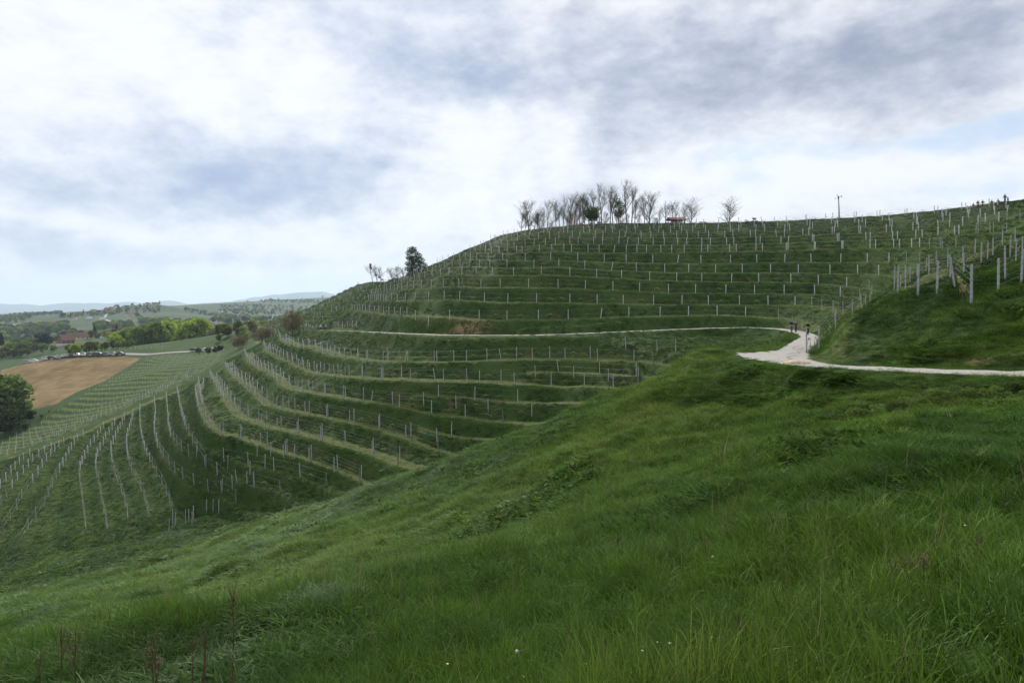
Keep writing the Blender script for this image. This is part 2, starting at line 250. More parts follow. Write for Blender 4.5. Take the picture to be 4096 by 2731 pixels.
def poly_in(X, Y, poly):
    ins = np.zeros(X.shape, bool); n = len(poly)
    for i in range(n):
        (x1, y1), (x2, y2) = poly[i], poly[(i + 1) % n]
        c = ((y1 > Y) != (y2 > Y)) & (X < (x2 - x1) * (Y - y1) / (y2 - y1 + 1e-12) + x1); ins ^= c
    return ins
APRON = [to3(*p)[:2] for p in [(2935,1435,39),(2990,1420,43),(3040,1414,45),(3130,1398,48),(3200,1366,60),(3225,1385,52),(3170,1440,35),(3165,1456,31),(3060,1456,32),(2990,1448,35)]]
def bench(t, b): return np.where(t < b, .05 * t / b, .05 + .95 * smooth(0, 1, (t - b) / (1 - b)) * .55 + .95 * .45 * np.clip((t - b) / (1 - b), 0, 1))
def height(X, Y, full=False):
    X = np.asarray(X, float); Y = np.asarray(Y, float)
    r = np.hypot(X, Y); t = np.arctan2(X, Y); l = np.log(np.maximum(r, .6))
    s = samp(Zg, t, l); L = samp(Lg, t, l); M = smooth(.5, .72, samp(Mg, t, l)) * (r < 235) * (r > 60)
    z0 = s * r
    e = .006                                       # rise per terrace from the two smooth fields
    zt = (samp(Zg, t + e, l) - samp(Zg, t - e, l)) / (2 * e); zl = (samp(Zg, t, l + e) - samp(Zg, t, l - e)) / (2 * e) + s
    Lt = (samp(Lg, t + e, l) - samp(Lg, t - e, l)) / (2 * e); Ll = (samp(Lg, t, l + e) - samp(Lg, t, l - e)) / (2 * e)
    S = r * (zt * Lt + zl * Ll) / (Lt * Lt + Ll * Ll + 1e-6)
    Lw = L + .03 * fbm(X, Y, 6, 2, 5)
    k = np.floor(Lw); f = Lw - k
    S = np.clip(S, .35, 4.2)
    low = k < -8.5
    b = np.where(low, .48, np.where(k >= 7, .38, np.where(k >= 0, .46, .42)))
    T1 = bench(f, b)
    u = np.tan(np.clip(t, -1.2, 1.2))
    w = np.where(k == -2, smooth(0, .04, u), np.where(k == -3, smooth(-.17, -.13, u), np.where(k == -4, smooth(-.155, -.12, u), 0)))
    f2 = (f * 2) % 1; T2 = np.floor(f * 2) * .5 + .5 * bench(f2, .42)
    T = T1 * (1 - w) + T2 * w
    isb = np.where(w > .5, f2 < .42, f < b) * M
    z = z0 + (T - f) * S * M
    bankm = np.clip(1 - isb, 0, 1)
    rough = .12 + .12 * smooth(0, 30, r) 
    nz = (fbm(X, Y, 3.2, 3, 1) + .4 * vnoise(X / .9, Y / .9, 2)) * rough * (.35 + .65 * bankm) * (1 - .45 * M) * smooth(330, 240, r)
    fg = (1 - M) * smooth(3, 9, r) * (r < 100)
    nz = nz + fg * (fbm(X, Y, 7., 2, 11) * .20 + fbm(X, Y, 1.9, 2, 13) * .11) + smooth(400, 520, r) * fbm(X, Y, 60, 3, 3) * .8
    fs = smooth(232, 240, r) * smooth(480, 440, r) * (t > -.36) * (t < -.10); q = (z + .25 * fbm(X, Y, 14, 2, 77)) / 1.75; fq = q - np.floor(q)
    z = z + (bench(fq, .42) - fq) * 1.75 * fs
    pd, pz = path_dist(X, Y)
    pw = smooth(3.4, 1.5, pd)
    ap = poly_in(X, Y, APRON)
    hill = 1 - pw
    z = (z + nz) * hill + (pz + .03 * fbm(X, Y, .8, 2, 4)) * pw
    if not full: return z
    return z, dict(fs=fs, fq=fq, L=L, k=k, f=f, M=M, bench=isb, path=pd, apron=ap, t=t, r=r, u=u, rise=S)
def ground(x, y): return float(height(np.array([x]), np.array([y]))[0])
# ------------------------------------------------------------------ helpers for objects
def tag(o, label=None, cat=None, group=None, kind=None):
    if label: o['label'] = label
    if cat: o['category'] = cat
    if group: o['group'] = group
    if kind: o['kind'] = kind
    return o
def mesh_from(name, V, Fc, mats=(), smooth_=False):
    me = bpy.data.meshes.new(name); V = np.asarray(V, np.float32)
    me.vertices.add(len(V)); me.vertices.foreach_set('co', V.ravel())
    Fc = np.asarray(Fc, np.int32); n, q = Fc.shape
    me.loops.add(n * q); me.loops.foreach_set('vertex_index', Fc.ravel())
    me.polygons.add(n); me.polygons.foreach_set('loop_start', np.arange(0, n * q, q, dtype=np.int32))
    if smooth_: me.polygons.foreach_set('use_smooth', np.ones(n, bool))
    me.update(); me.validate()
    for m in mats: me.materials.append(m)
    return me
def add(name, me, parent=None, loc=None, rot=None):
    o = bpy.data.objects.new(name, me); C.objects.link(o)
    if parent: o.parent = parent
    if loc is not None: o.location = loc
    if rot is not None: o.rotation_euler = rot
    return o
def attr(me, name, arr, typ='FLOAT'):
    a = me.attributes.new(name, typ, 'POINT')
    a.data.foreach_set('value' if typ == 'FLOAT' else 'vector', np.asarray(arr, np.float32).ravel())
MB_C = {}
class MB:                                      # collects shapes, then links them as ONE mesh object
    def __init__(s): s.bm = bmesh.new()
    def box(s, c, d, rz=0., M=None):
        m = Matrix.Translation(c) @ Matrix.Rotation(rz, 4, 'Z') @ Matrix.Diagonal((*d, 1))
        bmesh.ops.create_cube(s.bm, size=1, matrix=(M @ m) if M else m); return s
    def tube(s, pts, r, n=6, caps=True):
        pts = [Vector(p) for p in pts]; rr = r if isinstance(r, (list, tuple)) else [r] * len(pts); rings = []
        for i, p in enumerate(pts):
            d = (pts[min(i + 1, len(pts) - 1)] - pts[max(i - 1, 0)]).normalized()
            q = d.to_track_quat('Z', 'Y')
            rings.append([s.bm.verts.new(p + q @ Vector((rr[i] * math.cos(2 * math.pi * j / n), rr[i] * math.sin(2 * math.pi * j / n), 0))) for j in range(n)])
        for a, b in zip(rings[:-1], rings[1:]):
            for j in range(n): s.bm.faces.new((a[j], a[(j + 1) % n], b[(j + 1) % n], b[j]))
        if caps:
            try: s.bm.faces.new(rings[0][::-1]); s.bm.faces.new(rings[-1])
            except ValueError: pass
        return s
    def prism(s, prof, x0, x1):                 # profile in (y, z), extruded along x
        a = [s.bm.verts.new((x0, p[0], p[1])) for p in prof]; b = [s.bm.verts.new((x1, p[0], p[1])) for p in prof]; n = len(prof)
        for j in range(n): s.bm.faces.new((a[j], a[(j + 1) % n], b[(j + 1) % n], b[j]))
        s.bm.faces.new(a[::-1]); s.bm.faces.new(b); return s
    def ball(s, c, d, sub=2):
        bmesh.ops.create_icosphere(s.bm, subdivisions=sub, radius=.5, matrix=Matrix.Translation(c) @ Matrix.Diagonal((*d, 1))); return s
    def torus(s, c, R0, r0, axis='Y', n=14, m=6):
        ring = []
        for i in range(n):
            a = 2 * math.pi * i / n; v = []
            for j in range(m):
                b = 2 * math.pi * j / m; q = R0 + r0 * math.cos(b)
                v.append(s.bm.verts.new((c[0] + q * math.cos(a), c[1] + r0 * math.sin(b), c[2] + q * math.sin(a))))
            ring.append(v)
        for i in range(n):
            for j in range(m): s.bm.faces.new((ring[i][j], ring[(i + 1) % n][j], ring[(i + 1) % n][(j + 1) % m], ring[i][(j + 1) % m]))
        return s
    def mesh(s, name, mat, smooth_=False):
        bmesh.ops.recalc_face_normals(s.bm, faces=s.bm.faces)
        me = bpy.data.meshes.new(name); s.bm.to_mesh(me); s.bm.free(); me.materials.append(mat)
        if smooth_: me.polygons.foreach_set('use_smooth', [True] * len(me.polygons))
        return me
    def build(s, name, mat, parent=None, smooth_=False, **kw): return add(name, s.mesh(name, mat, smooth_), parent, **kw)
def empty(name, loc, rz=0., label=None, cat=None, group=None):
    o = bpy.data.objects.new(name, None); C.objects.link(o); o.location = loc; o.rotation_euler = (0, 0, rz); o.empty_display_size = .3
    return tag(o, label, cat, group)
def kids(o): return KIDS.get(o.name, [])
KIDS = {}
def copy_tree(o, parent=None):
    c = o.copy(); C.objects.link(c); c.parent = parent
    for ch in o.children: copy_tree(ch, c)
    return c
def copy_thing(parts, root, loc, rz=0., scale=1., label=None):   # root + list of (child, grandchildren) kept to avoid searching the whole scene
    c = root.copy(); C.objects.link(c); c.location = loc; c.rotation_euler = (root.rotation_euler.x, root.rotation_euler.y, rz)
    c.scale = (scale,) * 3 if not isinstance(scale, (tuple, list)) else scale
    for p in parts:
        d = p.copy(); C.objects.link(d); d.parent = c
    if label: c['label'] = label
    return c
def mat_plain(name, col, rough=.8, var=.25, scale=8., spec=.3, metal=0., bump=0., trans=0.):
    m = bpy.data.materials.new(name); m.use_nodes = True; g = NG(m.node_tree); b = m.node_tree.nodes['Principled BSDF']
    tc = g.node('ShaderNodeTexCoord'); n = g.noise(tc.outputs['Object'], scale, 5, .6)
    hi = tuple(min(1, c * (1 + var)) for c in col[:3]) + (1,); lo = tuple(c * (1 - var) for c in col[:3]) + (1,)
    g.l.new(g.mix(g.ss(n, .3, .7), lo, hi), b.inputs['Base Color']); b.inputs['Roughness'].default_value = rough
    b.inputs['Specular IOR Level'].default_value = spec; b.inputs['Metallic'].default_value = metal
    if bump:
        bp = g.node('ShaderNodeBump', i_Strength=bump, i_Height=n); bp.inputs['Distance'].default_value = .02; g.l.new(bp.outputs[0], b.inputs['Normal'])
    return m
# ------------------------------------------------------------------ ground
def ground_material():
    m = bpy.data.materials.new('grass and soil'); m.use_nodes = True; g = NG(m.node_tree); b = m.node_tree.nodes['Principled BSDF']
    tc = g.node('ShaderNodeTexCoord'); P = tc.outputs['Object']
    A = lambda n: g.node('ShaderNodeAttribute', attribute_name=n).outputs['Fac']
    n1 = g.noise(P, .09, 5, .6); n2 = g.noise(P, .9, 6, .65); n3 = g.noise(P, 5., 5, .7); n4 = g.noise(P, .28, 5, .6)
    gr = g.mix(g.ss(n2, .3, .7), (.014, .037, .005, 1), (.034, .074, .010, 1))
    gr = g.mix(g.ss(n1, .35, .65), gr, g.mix(g.ss(n3, .3, .7), (.026, .052, .010, 1), (.060, .098, .022, 1)))
    dry = g.mix(g.ss(n3, .3, .7), (.10, .115, .035, 1), (.23, .205, .095, 1))
    dryf = g.m('MULTIPLY', A('mown'), g.ss(g.m('ADD', g.m('MULTIPLY', n2, .6), g.m('MULTIPLY', n3, .5)), .36, .66))
    c = g.mix(dryf, gr, dry)
    soil = g.mix(g.ss(n3, .3, .75), (.045, .030, .016, 1), (.20, .125, .065, 1))
    sf = g.m('MULTIPLY', A('bank'), g.ss(g.m('ADD', g.m('MULTIPLY', n4, .72), g.m('MULTIPLY', n3, .36)), .56, .76))
    c = g.mix(g.m('MULTIPLY', sf, .75), c, soil)
    c = g.mix(g.m('MULTIPLY', A('bare'), g.ss(g.m('ADD', n2, g.m('MULTIPLY', n3, .5)), .55, .95)), c, g.mix(g.ss(n3, .4, .6), (.17, .10, .05, 1), (.40, .27, .15, 1)))
    # ploughed field with curving furrows
    fa = g.node('ShaderNodeAttribute', attribute_name='furrow').outputs['Fac']
    fur = g.m('SINE', g.m('ADD', g.m('MULTIPLY', fa, 3.1), g.m('MULTIPLY', n1, 3.)))
    plow = g.mix(g.ss(g.m('ADD', g.m('MULTIPLY', fur, .10), g.noise(P, .13, 5, .65)), .3, .75), (.130, .086, .036, 1), (.265, .188, .088, 1))
    c = g.mix(g.ss(A('plow'), .35, .65), c, plow)
    # far vineyards: striped green and straw
    vs = g.m('SINE', g.m('MULTIPLY', g.node('ShaderNodeAttribute', attribute_name='rowc').outputs['Fac'], 1.7))
    vine = g.mix(g.ss(g.m('ADD', vs, g.m('MULTIPLY', g.m('SUBTRACT', n2, .5), .9)), -.35, .45), (.018, .048, .008, 1), (.085, .120, .025, 1))
    c = g.mix(g.m('MULTIPLY', A('vine'), .95), c, vine)
    fn = g.noise(P, .0045, 3, .5); fn2 = g.noise(P, .02, 5, .6)
    far = g.mix(g.ss(fn, .42, .5), (.024, .056, .014, 1), g.mix(g.ss(fn, .56, .6), (.062, .080, .030, 1), (.034, .078, .016, 1)))
    far = g.mix(g.ss(fn2, .52, .6), far, (.038, .060, .020, 1))
    c = g.mix(A('far'), c, far)
    g.l.new(c, b.inputs['Base Color']); b.inputs['Roughness'].default_value = .95; b.inputs['Specular IOR Level'].default_value = .1
    bp = g.node('ShaderNodeBump', i_Strength=.9, i_Height=g.m('ADD', n2, g.m('MULTIPLY', n3, .5))); bp.inputs['Distance'].default_value = .25; g.l.new(bp.outputs[0], b.inputs['Normal'])
    return m
FIELD = [to3(*p)[:2] for p in [(0,1484,476),(100,1455,464),(200,1436,450),(330,1421,440),(470,1421,438),(560,1431,424),(555,1440,415),(500,1478,384),(430,1522,360),(330,1575,325),(230,1622,290),(120,1634,288),(60,1580,340),(-60,1570,345)]]
VFIELD = [to3(*p)[:2] for p in [(625,1428,405),(720,1430,390),(900,1446,335),(880,1462,240),(743,1540,176),(581,1602,176),(400,1688,174),(232,1758,170),(60,1822,168),(-200,1900,165),(-200,1830,215),(0,1775,228),(120,1730,246),(220,1655,266),(420,1560,318),(560,1470,375)]]
VDIR = np.array(to3(895,1444,335)[:2]) - np.array(to3(625,1428,405)[:2]); VDIR /= np.linalg.norm(VDIR)
RDIR = np.array(to3(300,1640,255)[:2]) - np.array(to3(640,1570,185)[:2]); RDIR = RDIR / np.linalg.norm(RDIR)
def build_ground():
    th = np.r_[-np.linspace(math.pi, .98, 40)[:-1], np.linspace(-.98, -.68, 40)[:-1], np.arange(-.68, .68, .0022), np.linspace(.68, .98, 40), np.linspace(.98, math.pi, 40)[1:]]
    ln = np.r_[np.arange(-.3, 1.2, .05), np.arange(1.2, 4.2, .0125), np.arange(4.2, 5.47, .0036), np.arange(5.47, 6.1, .0065), np.arange(6.1, 9.45, .014)]
    T, Lr = np.meshgrid(th, ln, indexing='ij'); r = np.exp(Lr); X = r * np.sin(T); Y = r * np.cos(T)
    z, a = height(X, Y, True)
    side = smooth(.99, 1.8, np.abs(T)); z = z * (1 - side) + side * (-1.7 - .10 * r * (r < 200) - 20 * (r >= 200))
    nt, nl = X.shape; V = np.stack([X, Y, z], -1).reshape(-1, 3)
    idx = np.arange(nt * nl).reshape(nt, nl)
    Fq = np.stack([idx[:-1, :-1], idx[:-1, 1:], idx[1:, 1:], idx[1:, :-1]], -1).reshape(-1, 4)[:, ::-1]
    me = mesh_from('ground', V, Fq, [ground_material()], True)
    k, f, M, u = a['k'], a['f'], a['M'], a['u']
    tan = a['bench'] * ((k <= -2) & (k >= -6)) * .52 + a['bench'] * (k == -1) * .35 + a['bench'] * (k >= 0) * .35 + a['bench'] * (k <= -7) * .12
    # mown tracks beside the path and over the near hump, and along the crest
    for poly, wdt, am in ((((3250,1446,31),(3300,1425,34),(3345,1370,42),(3400,1308,55),(3450,1258,70)), 1.0, .42), (((3600,1165,48),(3700,1120,60),(3800,1075,70),(3900,1030,76),(4096,950,86)), 1.0, .45), (((2430,1345,107),(2550,1369,103),(2640,1392,98),(2700,1412,93)), .5, .35), (tuple(CREST[1:12]), 1.4, .9)):
        P = np.array([to3(*p) for p in poly])
        for A_, B_ in zip(P[:-1], P[1:]):
            d = B_[:2] - A_[:2]; tt = np.clip(((X - A_[0]) * d[0] + (Y - A_[1]) * d[1]) / (d @ d), 0, 1)
            dd = np.hypot(X - A_[0] - tt * d[0], Y - A_[1] - tt * d[1]); tan = np.maximum(tan, am * smooth(wdt + .6, wdt - .3, dd))
    pd = a['path']
    tan = np.maximum(tan, a['fs'] * (a['fq'] < .42) * .5)
    attr(me, 'mown', tan)
    attr(me, 'bank', np.clip((1 - a['bench']) * M * (1 - smooth(.62, .85, f)), 0, 1) * ((k > -7)) )
    bare = np.zeros_like(X)
    for (x, y, d, s) in ((1860,1312,117,2.2),(1795,1327,116,1.6),(2850,1180,26,0),(3960,1380,25,.9),(3180,1450,31,1.2)):
        p = to3(x, y, d)
        if s: bare = np.maximum(bare, np.exp(-((X - p[0]) ** 2 / (s * 1.8) ** 2 + (Y - p[1]) ** 2 / s ** 2)))
    attr(me, 'bare', np.clip(bare * .95, 0, 1))
    attr(me, 'plow', poly_in(X, Y, FIELD) * 1.)
    c0 = to3(60, 2100, 250); attr(me, 'furrow', np.hypot(X + 260, Y - 60))
    attr(me, 'vine', poly_in(X, Y, VFIELD) * 1.)
    attr(me, 'rowc', (X * VDIR[1] - Y * VDIR[0]))
    attr(me, 'far', smooth(560, 700, r))
    o = add('ground', me); tag(o, kind='structure'); return o
build_ground()
# ------------------------------------------------------------------ gravel path
def build_path():
    m = bpy.data.materials.new('white gravel'); m.use_nodes = True; g = NG(m.node_tree); b = m.node_tree.nodes['Principled BSDF']
    tc = g.node('ShaderNodeTexCoord'); P = tc.outputs['Object']
    n1 = g.noise(P, 9., 5, .7); n2 = g.noise(P, .7, 4, .6)
    v = g.node('ShaderNodeTexVoronoi', i_Scale=16.); g.l.new(P, v.inputs['Vector'])
    c = g.mix(g.ss(n1, .3, .7), (.22, .21, .19, 1), (.42, .405, .375, 1)); c = g.mix(g.ss(n2, .5, .75), c, (.30, .25, .19, 1))
    c = g.mix(g.m('MULTIPLY', g.ss(v.outputs['Distance'], .25, .6), .35), c, (.25, .22, .18, 1))
    g.l.new(c, b.inputs['Base Color']); b.inputs['Roughness'].default_value = .95
    bp = g.node('ShaderNodeBump', i_Strength=.6, i_Height=n1); bp.inputs['Distance'].default_value = .05; g.l.new(bp.outputs[0], b.inputs['Normal'])
    pts = []
    for a, c_ in zip(PA[:-1], PA[1:]):
        n = max(1, int(np.hypot(*(c_[:2] - a[:2])) / .5)); pts += [a + (c_ - a) * i / n for i in range(n)]
    pts = np.array(pts); ker = np.ones(5) / 5
    for j in range(2): pts[:, j] = np.convolve(np.pad(pts[:, j], 2, 'edge'), ker, 'valid')
    d = np.gradient(pts[:, :2], axis=0); d /= np.linalg.norm(d, axis=1)[:, None]; nrm = np.c_[d[:, 1], -d[:, 0]]
    W = 1.32 + .10 * fbm(pts[:, 0], pts[:, 1], 4, 2, 31); W2 = 1.32 + .12 * fbm(pts[:, 0], pts[:, 1], 3, 2, 33)
    near = np.hypot(pts[:, 0], pts[:, 1]) < 40; W = np.where(near, W * .98 + .25 * fbm(pts[:, 0], pts[:, 1], 1.6, 2, 35), W); W2 = np.where(near, W2 + .25 * fbm(pts[:, 0], pts[:, 1], 1.6, 2, 36), W2)
    cols = np.linspace(-1, 1, 7); X = np.empty((len(pts), 7)); Y = X.copy()
    for j, c_ in enumerate(cols):
        w = W if c_ > 0 else W2; X[:, j] = pts[:, 0] + nrm[:, 0] * w * c_; Y[:, j] = pts[:, 1] + nrm[:, 1] * w * c_
    Z = height(X, Y) + .035 - .06 * (np.abs(cols) > .9)
    V = np.stack([X, Y, Z], -1).reshape(-1, 3); idx = np.arange(len(V)).reshape(len(pts), 7)
    Fq = np.stack([idx[:-1, :-1], idx[1:, :-1], idx[1:, 1:], idx[:-1, 1:]], -1).reshape(-1, 4)
    o = add('path', mesh_from('path', V, Fq, [m], True)); tag(o, kind='structure')
    # the widening at the bend
    A = np.array(APRON); x0, y0 = A.min(0) - .5; x1, y1 = A.max(0) + .5
    gx, gy = np.meshgrid(np.arange(x0, x1, .3), np.arange(y0, y1, .3), indexing='ij')
    wob = .35
    ins = poly_in(gx + wob * vnoise(gx, gy, 5), gy + wob * vnoise(gx, gy, 6), APRON)
    Z = height(gx, gy) + .05; idx = np.arange(gx.size).reshape(gx.shape)
    q = ins[:-1, :-1] & ins[1:, :-1] & ins[1:, 1:] & ins[:-1, 1:]
    Fq = np.stack([idx[:-1, :-1], idx[1:, :-1], idx[1:, 1:], idx[:-1, 1:]], -1)[q]
    V = np.stack([gx, gy, Z], -1).reshape(-1, 3); used = np.unique(Fq); rm = -np.ones(len(V), int); rm[used] = np.arange(len(used))
    tag(add('path', mesh_from('path_bend', V[used], rm[Fq], [m], True)), kind='structure')
build_path()
# ------------------------------------------------------------------ vineyard posts
M_POST = mat_plain('weathered concrete', (.34, .345, .35, 1), .9, .22, 6., .2, bump=.4)
M_OLD = mat_plain('grey weathered wood', (.17, .16, .15, 1), .9, .3, 7., .2, bump=.5)
M_WIRE = mat_plain('galvanised wire', (.32, .33, .34, 1), .6, .1, 3., .3)
def post_mesh(h, w, mat):
    mb = MB(); mb.tube([(0, 0, -.35), (0, 0, h - .02), (0, 0, h)], [w * .72, w * .66, w * .55], 4); return mb.mesh('post_shaft', mat)
def notch_mesh(h, w):
    mb = MB()
    mb.box((0, 0, 0), (w * 1.5, w * 1.5, .02))
    return mb.mesh('wire_clip', M_WIRE)
PM = [post_mesh(1.78, .085, M_POST), post_mesh(1.72, .08, M_POST), post_mesh(1.85, .088, M_POST)]
PO = post_mesh(1.6, .11, M_OLD); PN = notch_mesh(1.78, .085)
POSTS = []                                      # (x, y, z, row phrase, leanx, leany, mesh index, row id)
def resample(P, step, jit=.0):
    P = np.array(P)[:, :2]; seg = np.hypot(*np.diff(P, axis=0).T); s = np.r_[0, np.cumsum(seg)]; n = int(s[-1] / step)
    q = np.arange(n + 1) * step + rng.normal(0, jit, n + 1); q = np.clip(q, 0, s[-1]); return np.c_[np.interp(q, s, P[:, 0]), np.interp(q, s, P[:, 1])]
ROWS = []
ORD = {-1: 'first', -2: 'second', -3: 'third', -4: 'fourth', -5: 'fifth', -6: 'sixth', -7: 'seventh', -8: 'eighth', -9: 'ninth', -10: 'tenth', -11: 'eleventh', -12: 'twelfth', -13: 'thirteenth', -14: 'fourteenth', -15: 'fifteenth', -16: 'sixteenth', -17: 'seventeenth', -18: 'eighteenth'}
UORD = {1: 'lowest', 2: 'second', 3: 'third', 4: 'fourth', 5: 'fifth', 6: 'sixth', 7: 'seventh', 8: 'eighth', 9: 'ninth', 10: 'tenth', 11: 'eleventh', 12: 'top'}
def inset(P, k, off):                            # move points uphill from the lip by a fraction of the level spacing
    P = np.array(P)[:, :2]; e = .4
    t = lambda x, y: samp(Lg, np.arctan2(x, y), np.log(np.hypot(x, y)))
    gx = (t(P[:, 0] + e, P[:, 1]) - t(P[:, 0] - e, P[:, 1])) / (2 * e); gy = (t(P[:, 0], P[:, 1] + e) - t(P[:, 0], P[:, 1] - e)) / (2 * e)
    g2 = gx * gx + gy * gy + 1e-6; sc_ = np.clip(off / g2, 0, 60); return np.c_[P[:, 0] + gx * sc_, P[:, 1] + gy * sc_]
def add_row(P, phrase, lean=(0, 0), old_end=None, mi=None):
    z = height(P[:, 0], P[:, 1]); ROWS.append(np.c_[P, z]); rid = len(ROWS)
    for i, (x, y) in enumerate(P):
        lx, ly = random.gauss(0, .016) + lean[0], random.gauss(0, .02) + lean[1]
        if random.random() < .035: lx += random.choice((-1, 1)) * .17
        old = old_end is not None and i == (len(P) - 1 if old_end else 0)
        POSTS.append((x, y, z[i], phrase, lx, ly, -1 if old else random.randrange(3) if mi is None else mi, rid))
for k, pts in UR.items():
    P = inset(resample(dense(pts), 5.3, .25), k, .05)
    ph = 'in the %s row above the white path' % UORD[k]
    add_row(P, ph)
    if k >= 7: add_row(inset(resample(dense(pts), 5.6, .4), k, .30), 'in back row of the %s terrace above the path' % UORD[k])
for k, pts in DR.items():
    if k >= -9: P = inset(resample(dense(pts), 5., .2), k, .06)
    else: P = inset(resample(dense(pts), 5.2, .15), k, .1)
    add_row(P, 'in the %s row below the white path' % ORD[k], (-.06 if k < -6 else -.03, .0), True)
    if -6 <= k <= -1: add_row(inset(resample(dense(pts)[2:], 4.9, .3), k, .33), 'in back row of the %s terrace below the path' % ORD[k], (-.02, 0))
for i, (off, lo, hi) in enumerate((((-1.5), 0.02, .2), ((-2.5), -.14, .06), ((-3.5), -.13, .0))):  # short rows on the inserted benches
    base = DR[int(off - .5)]; P = inset(resample(dense(base), 5., .2), 0, .56); u = P[:, 0] / P[:, 1]; P = P[(u > lo) & (u < hi)]
    if len(P): add_row(P, 'on a short extra bench near the gully')
GP_ = sorted([(911,1906),(948,2024),(988,2054),(852,2030),(875,2064),(827,1998),(742,1977),(756,2005),(773,2052),(768,2092),(676,2112),(1029,1918),(1083,1946),(1134,1978),(1178,2008),(1060,1990),(1000,2000),(890,1960),(700,2040),(690,1990)])
add_row(np.array([to3(x, y, float(np.interp(y, [1850, 2110], [94, 84])))[:2] for x, y in GP_]), 'at the lower end of the terraces by the gully')
ROWS.pop()
HP = [[(3226,1391,45),(3275,1350,48.5),(3342,1313,53),(3409,1276,59),(3445,1248,67),(3462,1234,76),(3480,1218,90),(3488,1205,100)],
      [(3590,1177,42),(3672,1190,39.5),(3748,1178,38.5),(3820,1172,38),(3885,1203,31.6)],
      [(3993,1181,34),(4085,1178,35)],
      [(3600,1128,75),(3640,1118,80),(3668,1108,84),(3704,1096,88),(3745,1084,92),(3792,1070,96)],
      [(3577,1152,56),(3622,1143,55),(3716,1109,65),(3790,1082,70),(3850,1062,74),(3900,1040,78)],
      [(3672,1165,47),(3748,1150,50),(3800,1122,54),(3854,1090,57),(3925,1060,62),(3950,1038,66),(3972,1026,71),(4010,1000,76),(4060,972,82)],
      [(4021,1101,37.5),(4063,1056,50),(4040,1034,60),(4090,1020,66)],
      [(1336,1285,190),(1343,1286,187),(1352,1286,184),(1370,1289,178),(1390,1293,173),(1409,1298,168),(1427,1307,163)],
      [(1220,1320,222),(1234,1319,219),(1251,1319,216),(1267,1320,213)]]
HPH = ['beside the bend of the white path', 'on the front lip of the near grassy bank', 'at the right end of the near bank', 'in the rearmost row behind the near bank', 'in the row climbing behind the near bank', 'in the middle row on the near bank', 'in the far right row on the near bank', 'in the short row ending beside the far path', 'on the slope beside the far end of the path']
for P, ph in zip(HP, HPH): add_row(np.array([to3(*p)[:2] for p in P]), ph, (.03 if 'bank' in ph else 0, 0), mi=2 if 'bank' in ph else None)
# straight-row vineyard on the valley slope
vf = np.array(VFIELD); lo = vf.min(0); hi = vf.max(0); perp = np.array([VDIR[1], -VDIR[0]])
for a in np.arange(-400, 700, 3.7):
    line = []
    for b_ in np.arange(-500, 500, 6.2):
        line.append(VDIR * b_ + perp * a)
    line = np.array(line); ok = poly_in(line[:, 0], line[:, 1], VFIELD)
    if ok.sum() > 1: add_row(line[ok], 'in the straight vineyard rows behind the terraces')
# a fence of stakes behind the parked cars and end-posts along the brown field
ln_ = np.array([to3(*p)[:2] for p in [(330,1404,470),(450,1405,466),(560,1407,462),(660,1405,458)]]); add_row(resample(ln_, 3.), 'in the row of stakes behind the parked cars', mi=1)
def slope_posts():
    X = rng.uniform(-160, -20, 60000); Y = rng.uniform(225, 430, 60000); Z, a = height(X, Y, True); ok = (a['fs'] > .5) & (a['fq'] < .07) & (a['t'] > -.345) & (a['t'] < -.13)
    got = []
    for x, y, z in zip(X[ok], Y[ok], Z[ok]):
        if all((x - q[0]) ** 2 + (y - q[1]) ** 2 > 30 for q in got): got.append((x, y)); POSTS.append((x, y, z, 'on the farther slope', random.gauss(0, .03), random.gauss(0, .03), 1, 0))
slope_posts()
posts = sorted(POSTS, key=lambda p: p[1])
big = posts[:300]; rest = posts[300:]
proto = {}
def make_post(i):
    me = PO if i < 0 else PM[i]
    o = add('vineyard_post', me); return o
RU = {i: post_mesh(1.75, .085, M_POST) for i in ()}
def nth(n): return str(n) + ('th' if 10 <= n % 100 <= 20 else {1: 'st', 2: 'nd', 3: 'rd'}.get(n % 10, 'th'))
rank = {}; seen = {}
for q in sorted(POSTS, key=lambda p: p[0] / p[1]):
    if abs(q[0] / q[1]) < .752: seen[q[3]] = seen.get(q[3], 0) + 1; rank[id(q)] = seen[q[3]]
big = [p for p in posts if id(p) in rank][:300]; ids = {id(p) for p in big}; rest = [p for p in posts if id(p) not in ids]
for p in big:
    x, y, z, ph, lx, ly, mi, rid = p
    o = bpy.data.objects.new('vineyard_post', PO if mi < 0 else PM[mi]); C.objects.link(o)
    o.location = (x, y, z); o.rotation_euler = (ly, lx, random.uniform(-.4, .4))
    tag(o, '%s %s post from the left %s' % (nth(rank[id(p)]), 'dark wooden' if mi < 0 else 'pale', ph), 'post', 'vineyard posts on the terraces')
    if y < 75 and mi >= 0:
        for zc in (.55, .85, 1.15, 1.42, 1.66): n_ = bpy.data.objects.new('wire_clip', PN); C.objects.link(n_); n_.parent = o; n_.location = (0, 0, zc)
V, Fq = [], []
for x, y, z, ph, lx, ly, mi, rid in rest:
    val = 'straight' in ph; w = .055 if not val else .042; h = 1.72 if not val else 1.5; tx, ty = lx * h, -ly * h; b = len(V)
    for zz, ox, oy in ((-.3, 0, 0), (h, tx, ty)):
        for sx, sy in ((-1, -1), (1, -1), (1, 1), (-1, 1)): V.append((x + ox + sx * w, y + oy + sy * w, z + zz))
    Fq += [(b, b + 1, b + 5, b + 4), (b + 1, b + 2, b + 6, b + 5), (b + 2, b + 3, b + 7, b + 6), (b + 3, b, b + 4, b + 7), (b + 4, b + 5, b + 6, b + 7)]
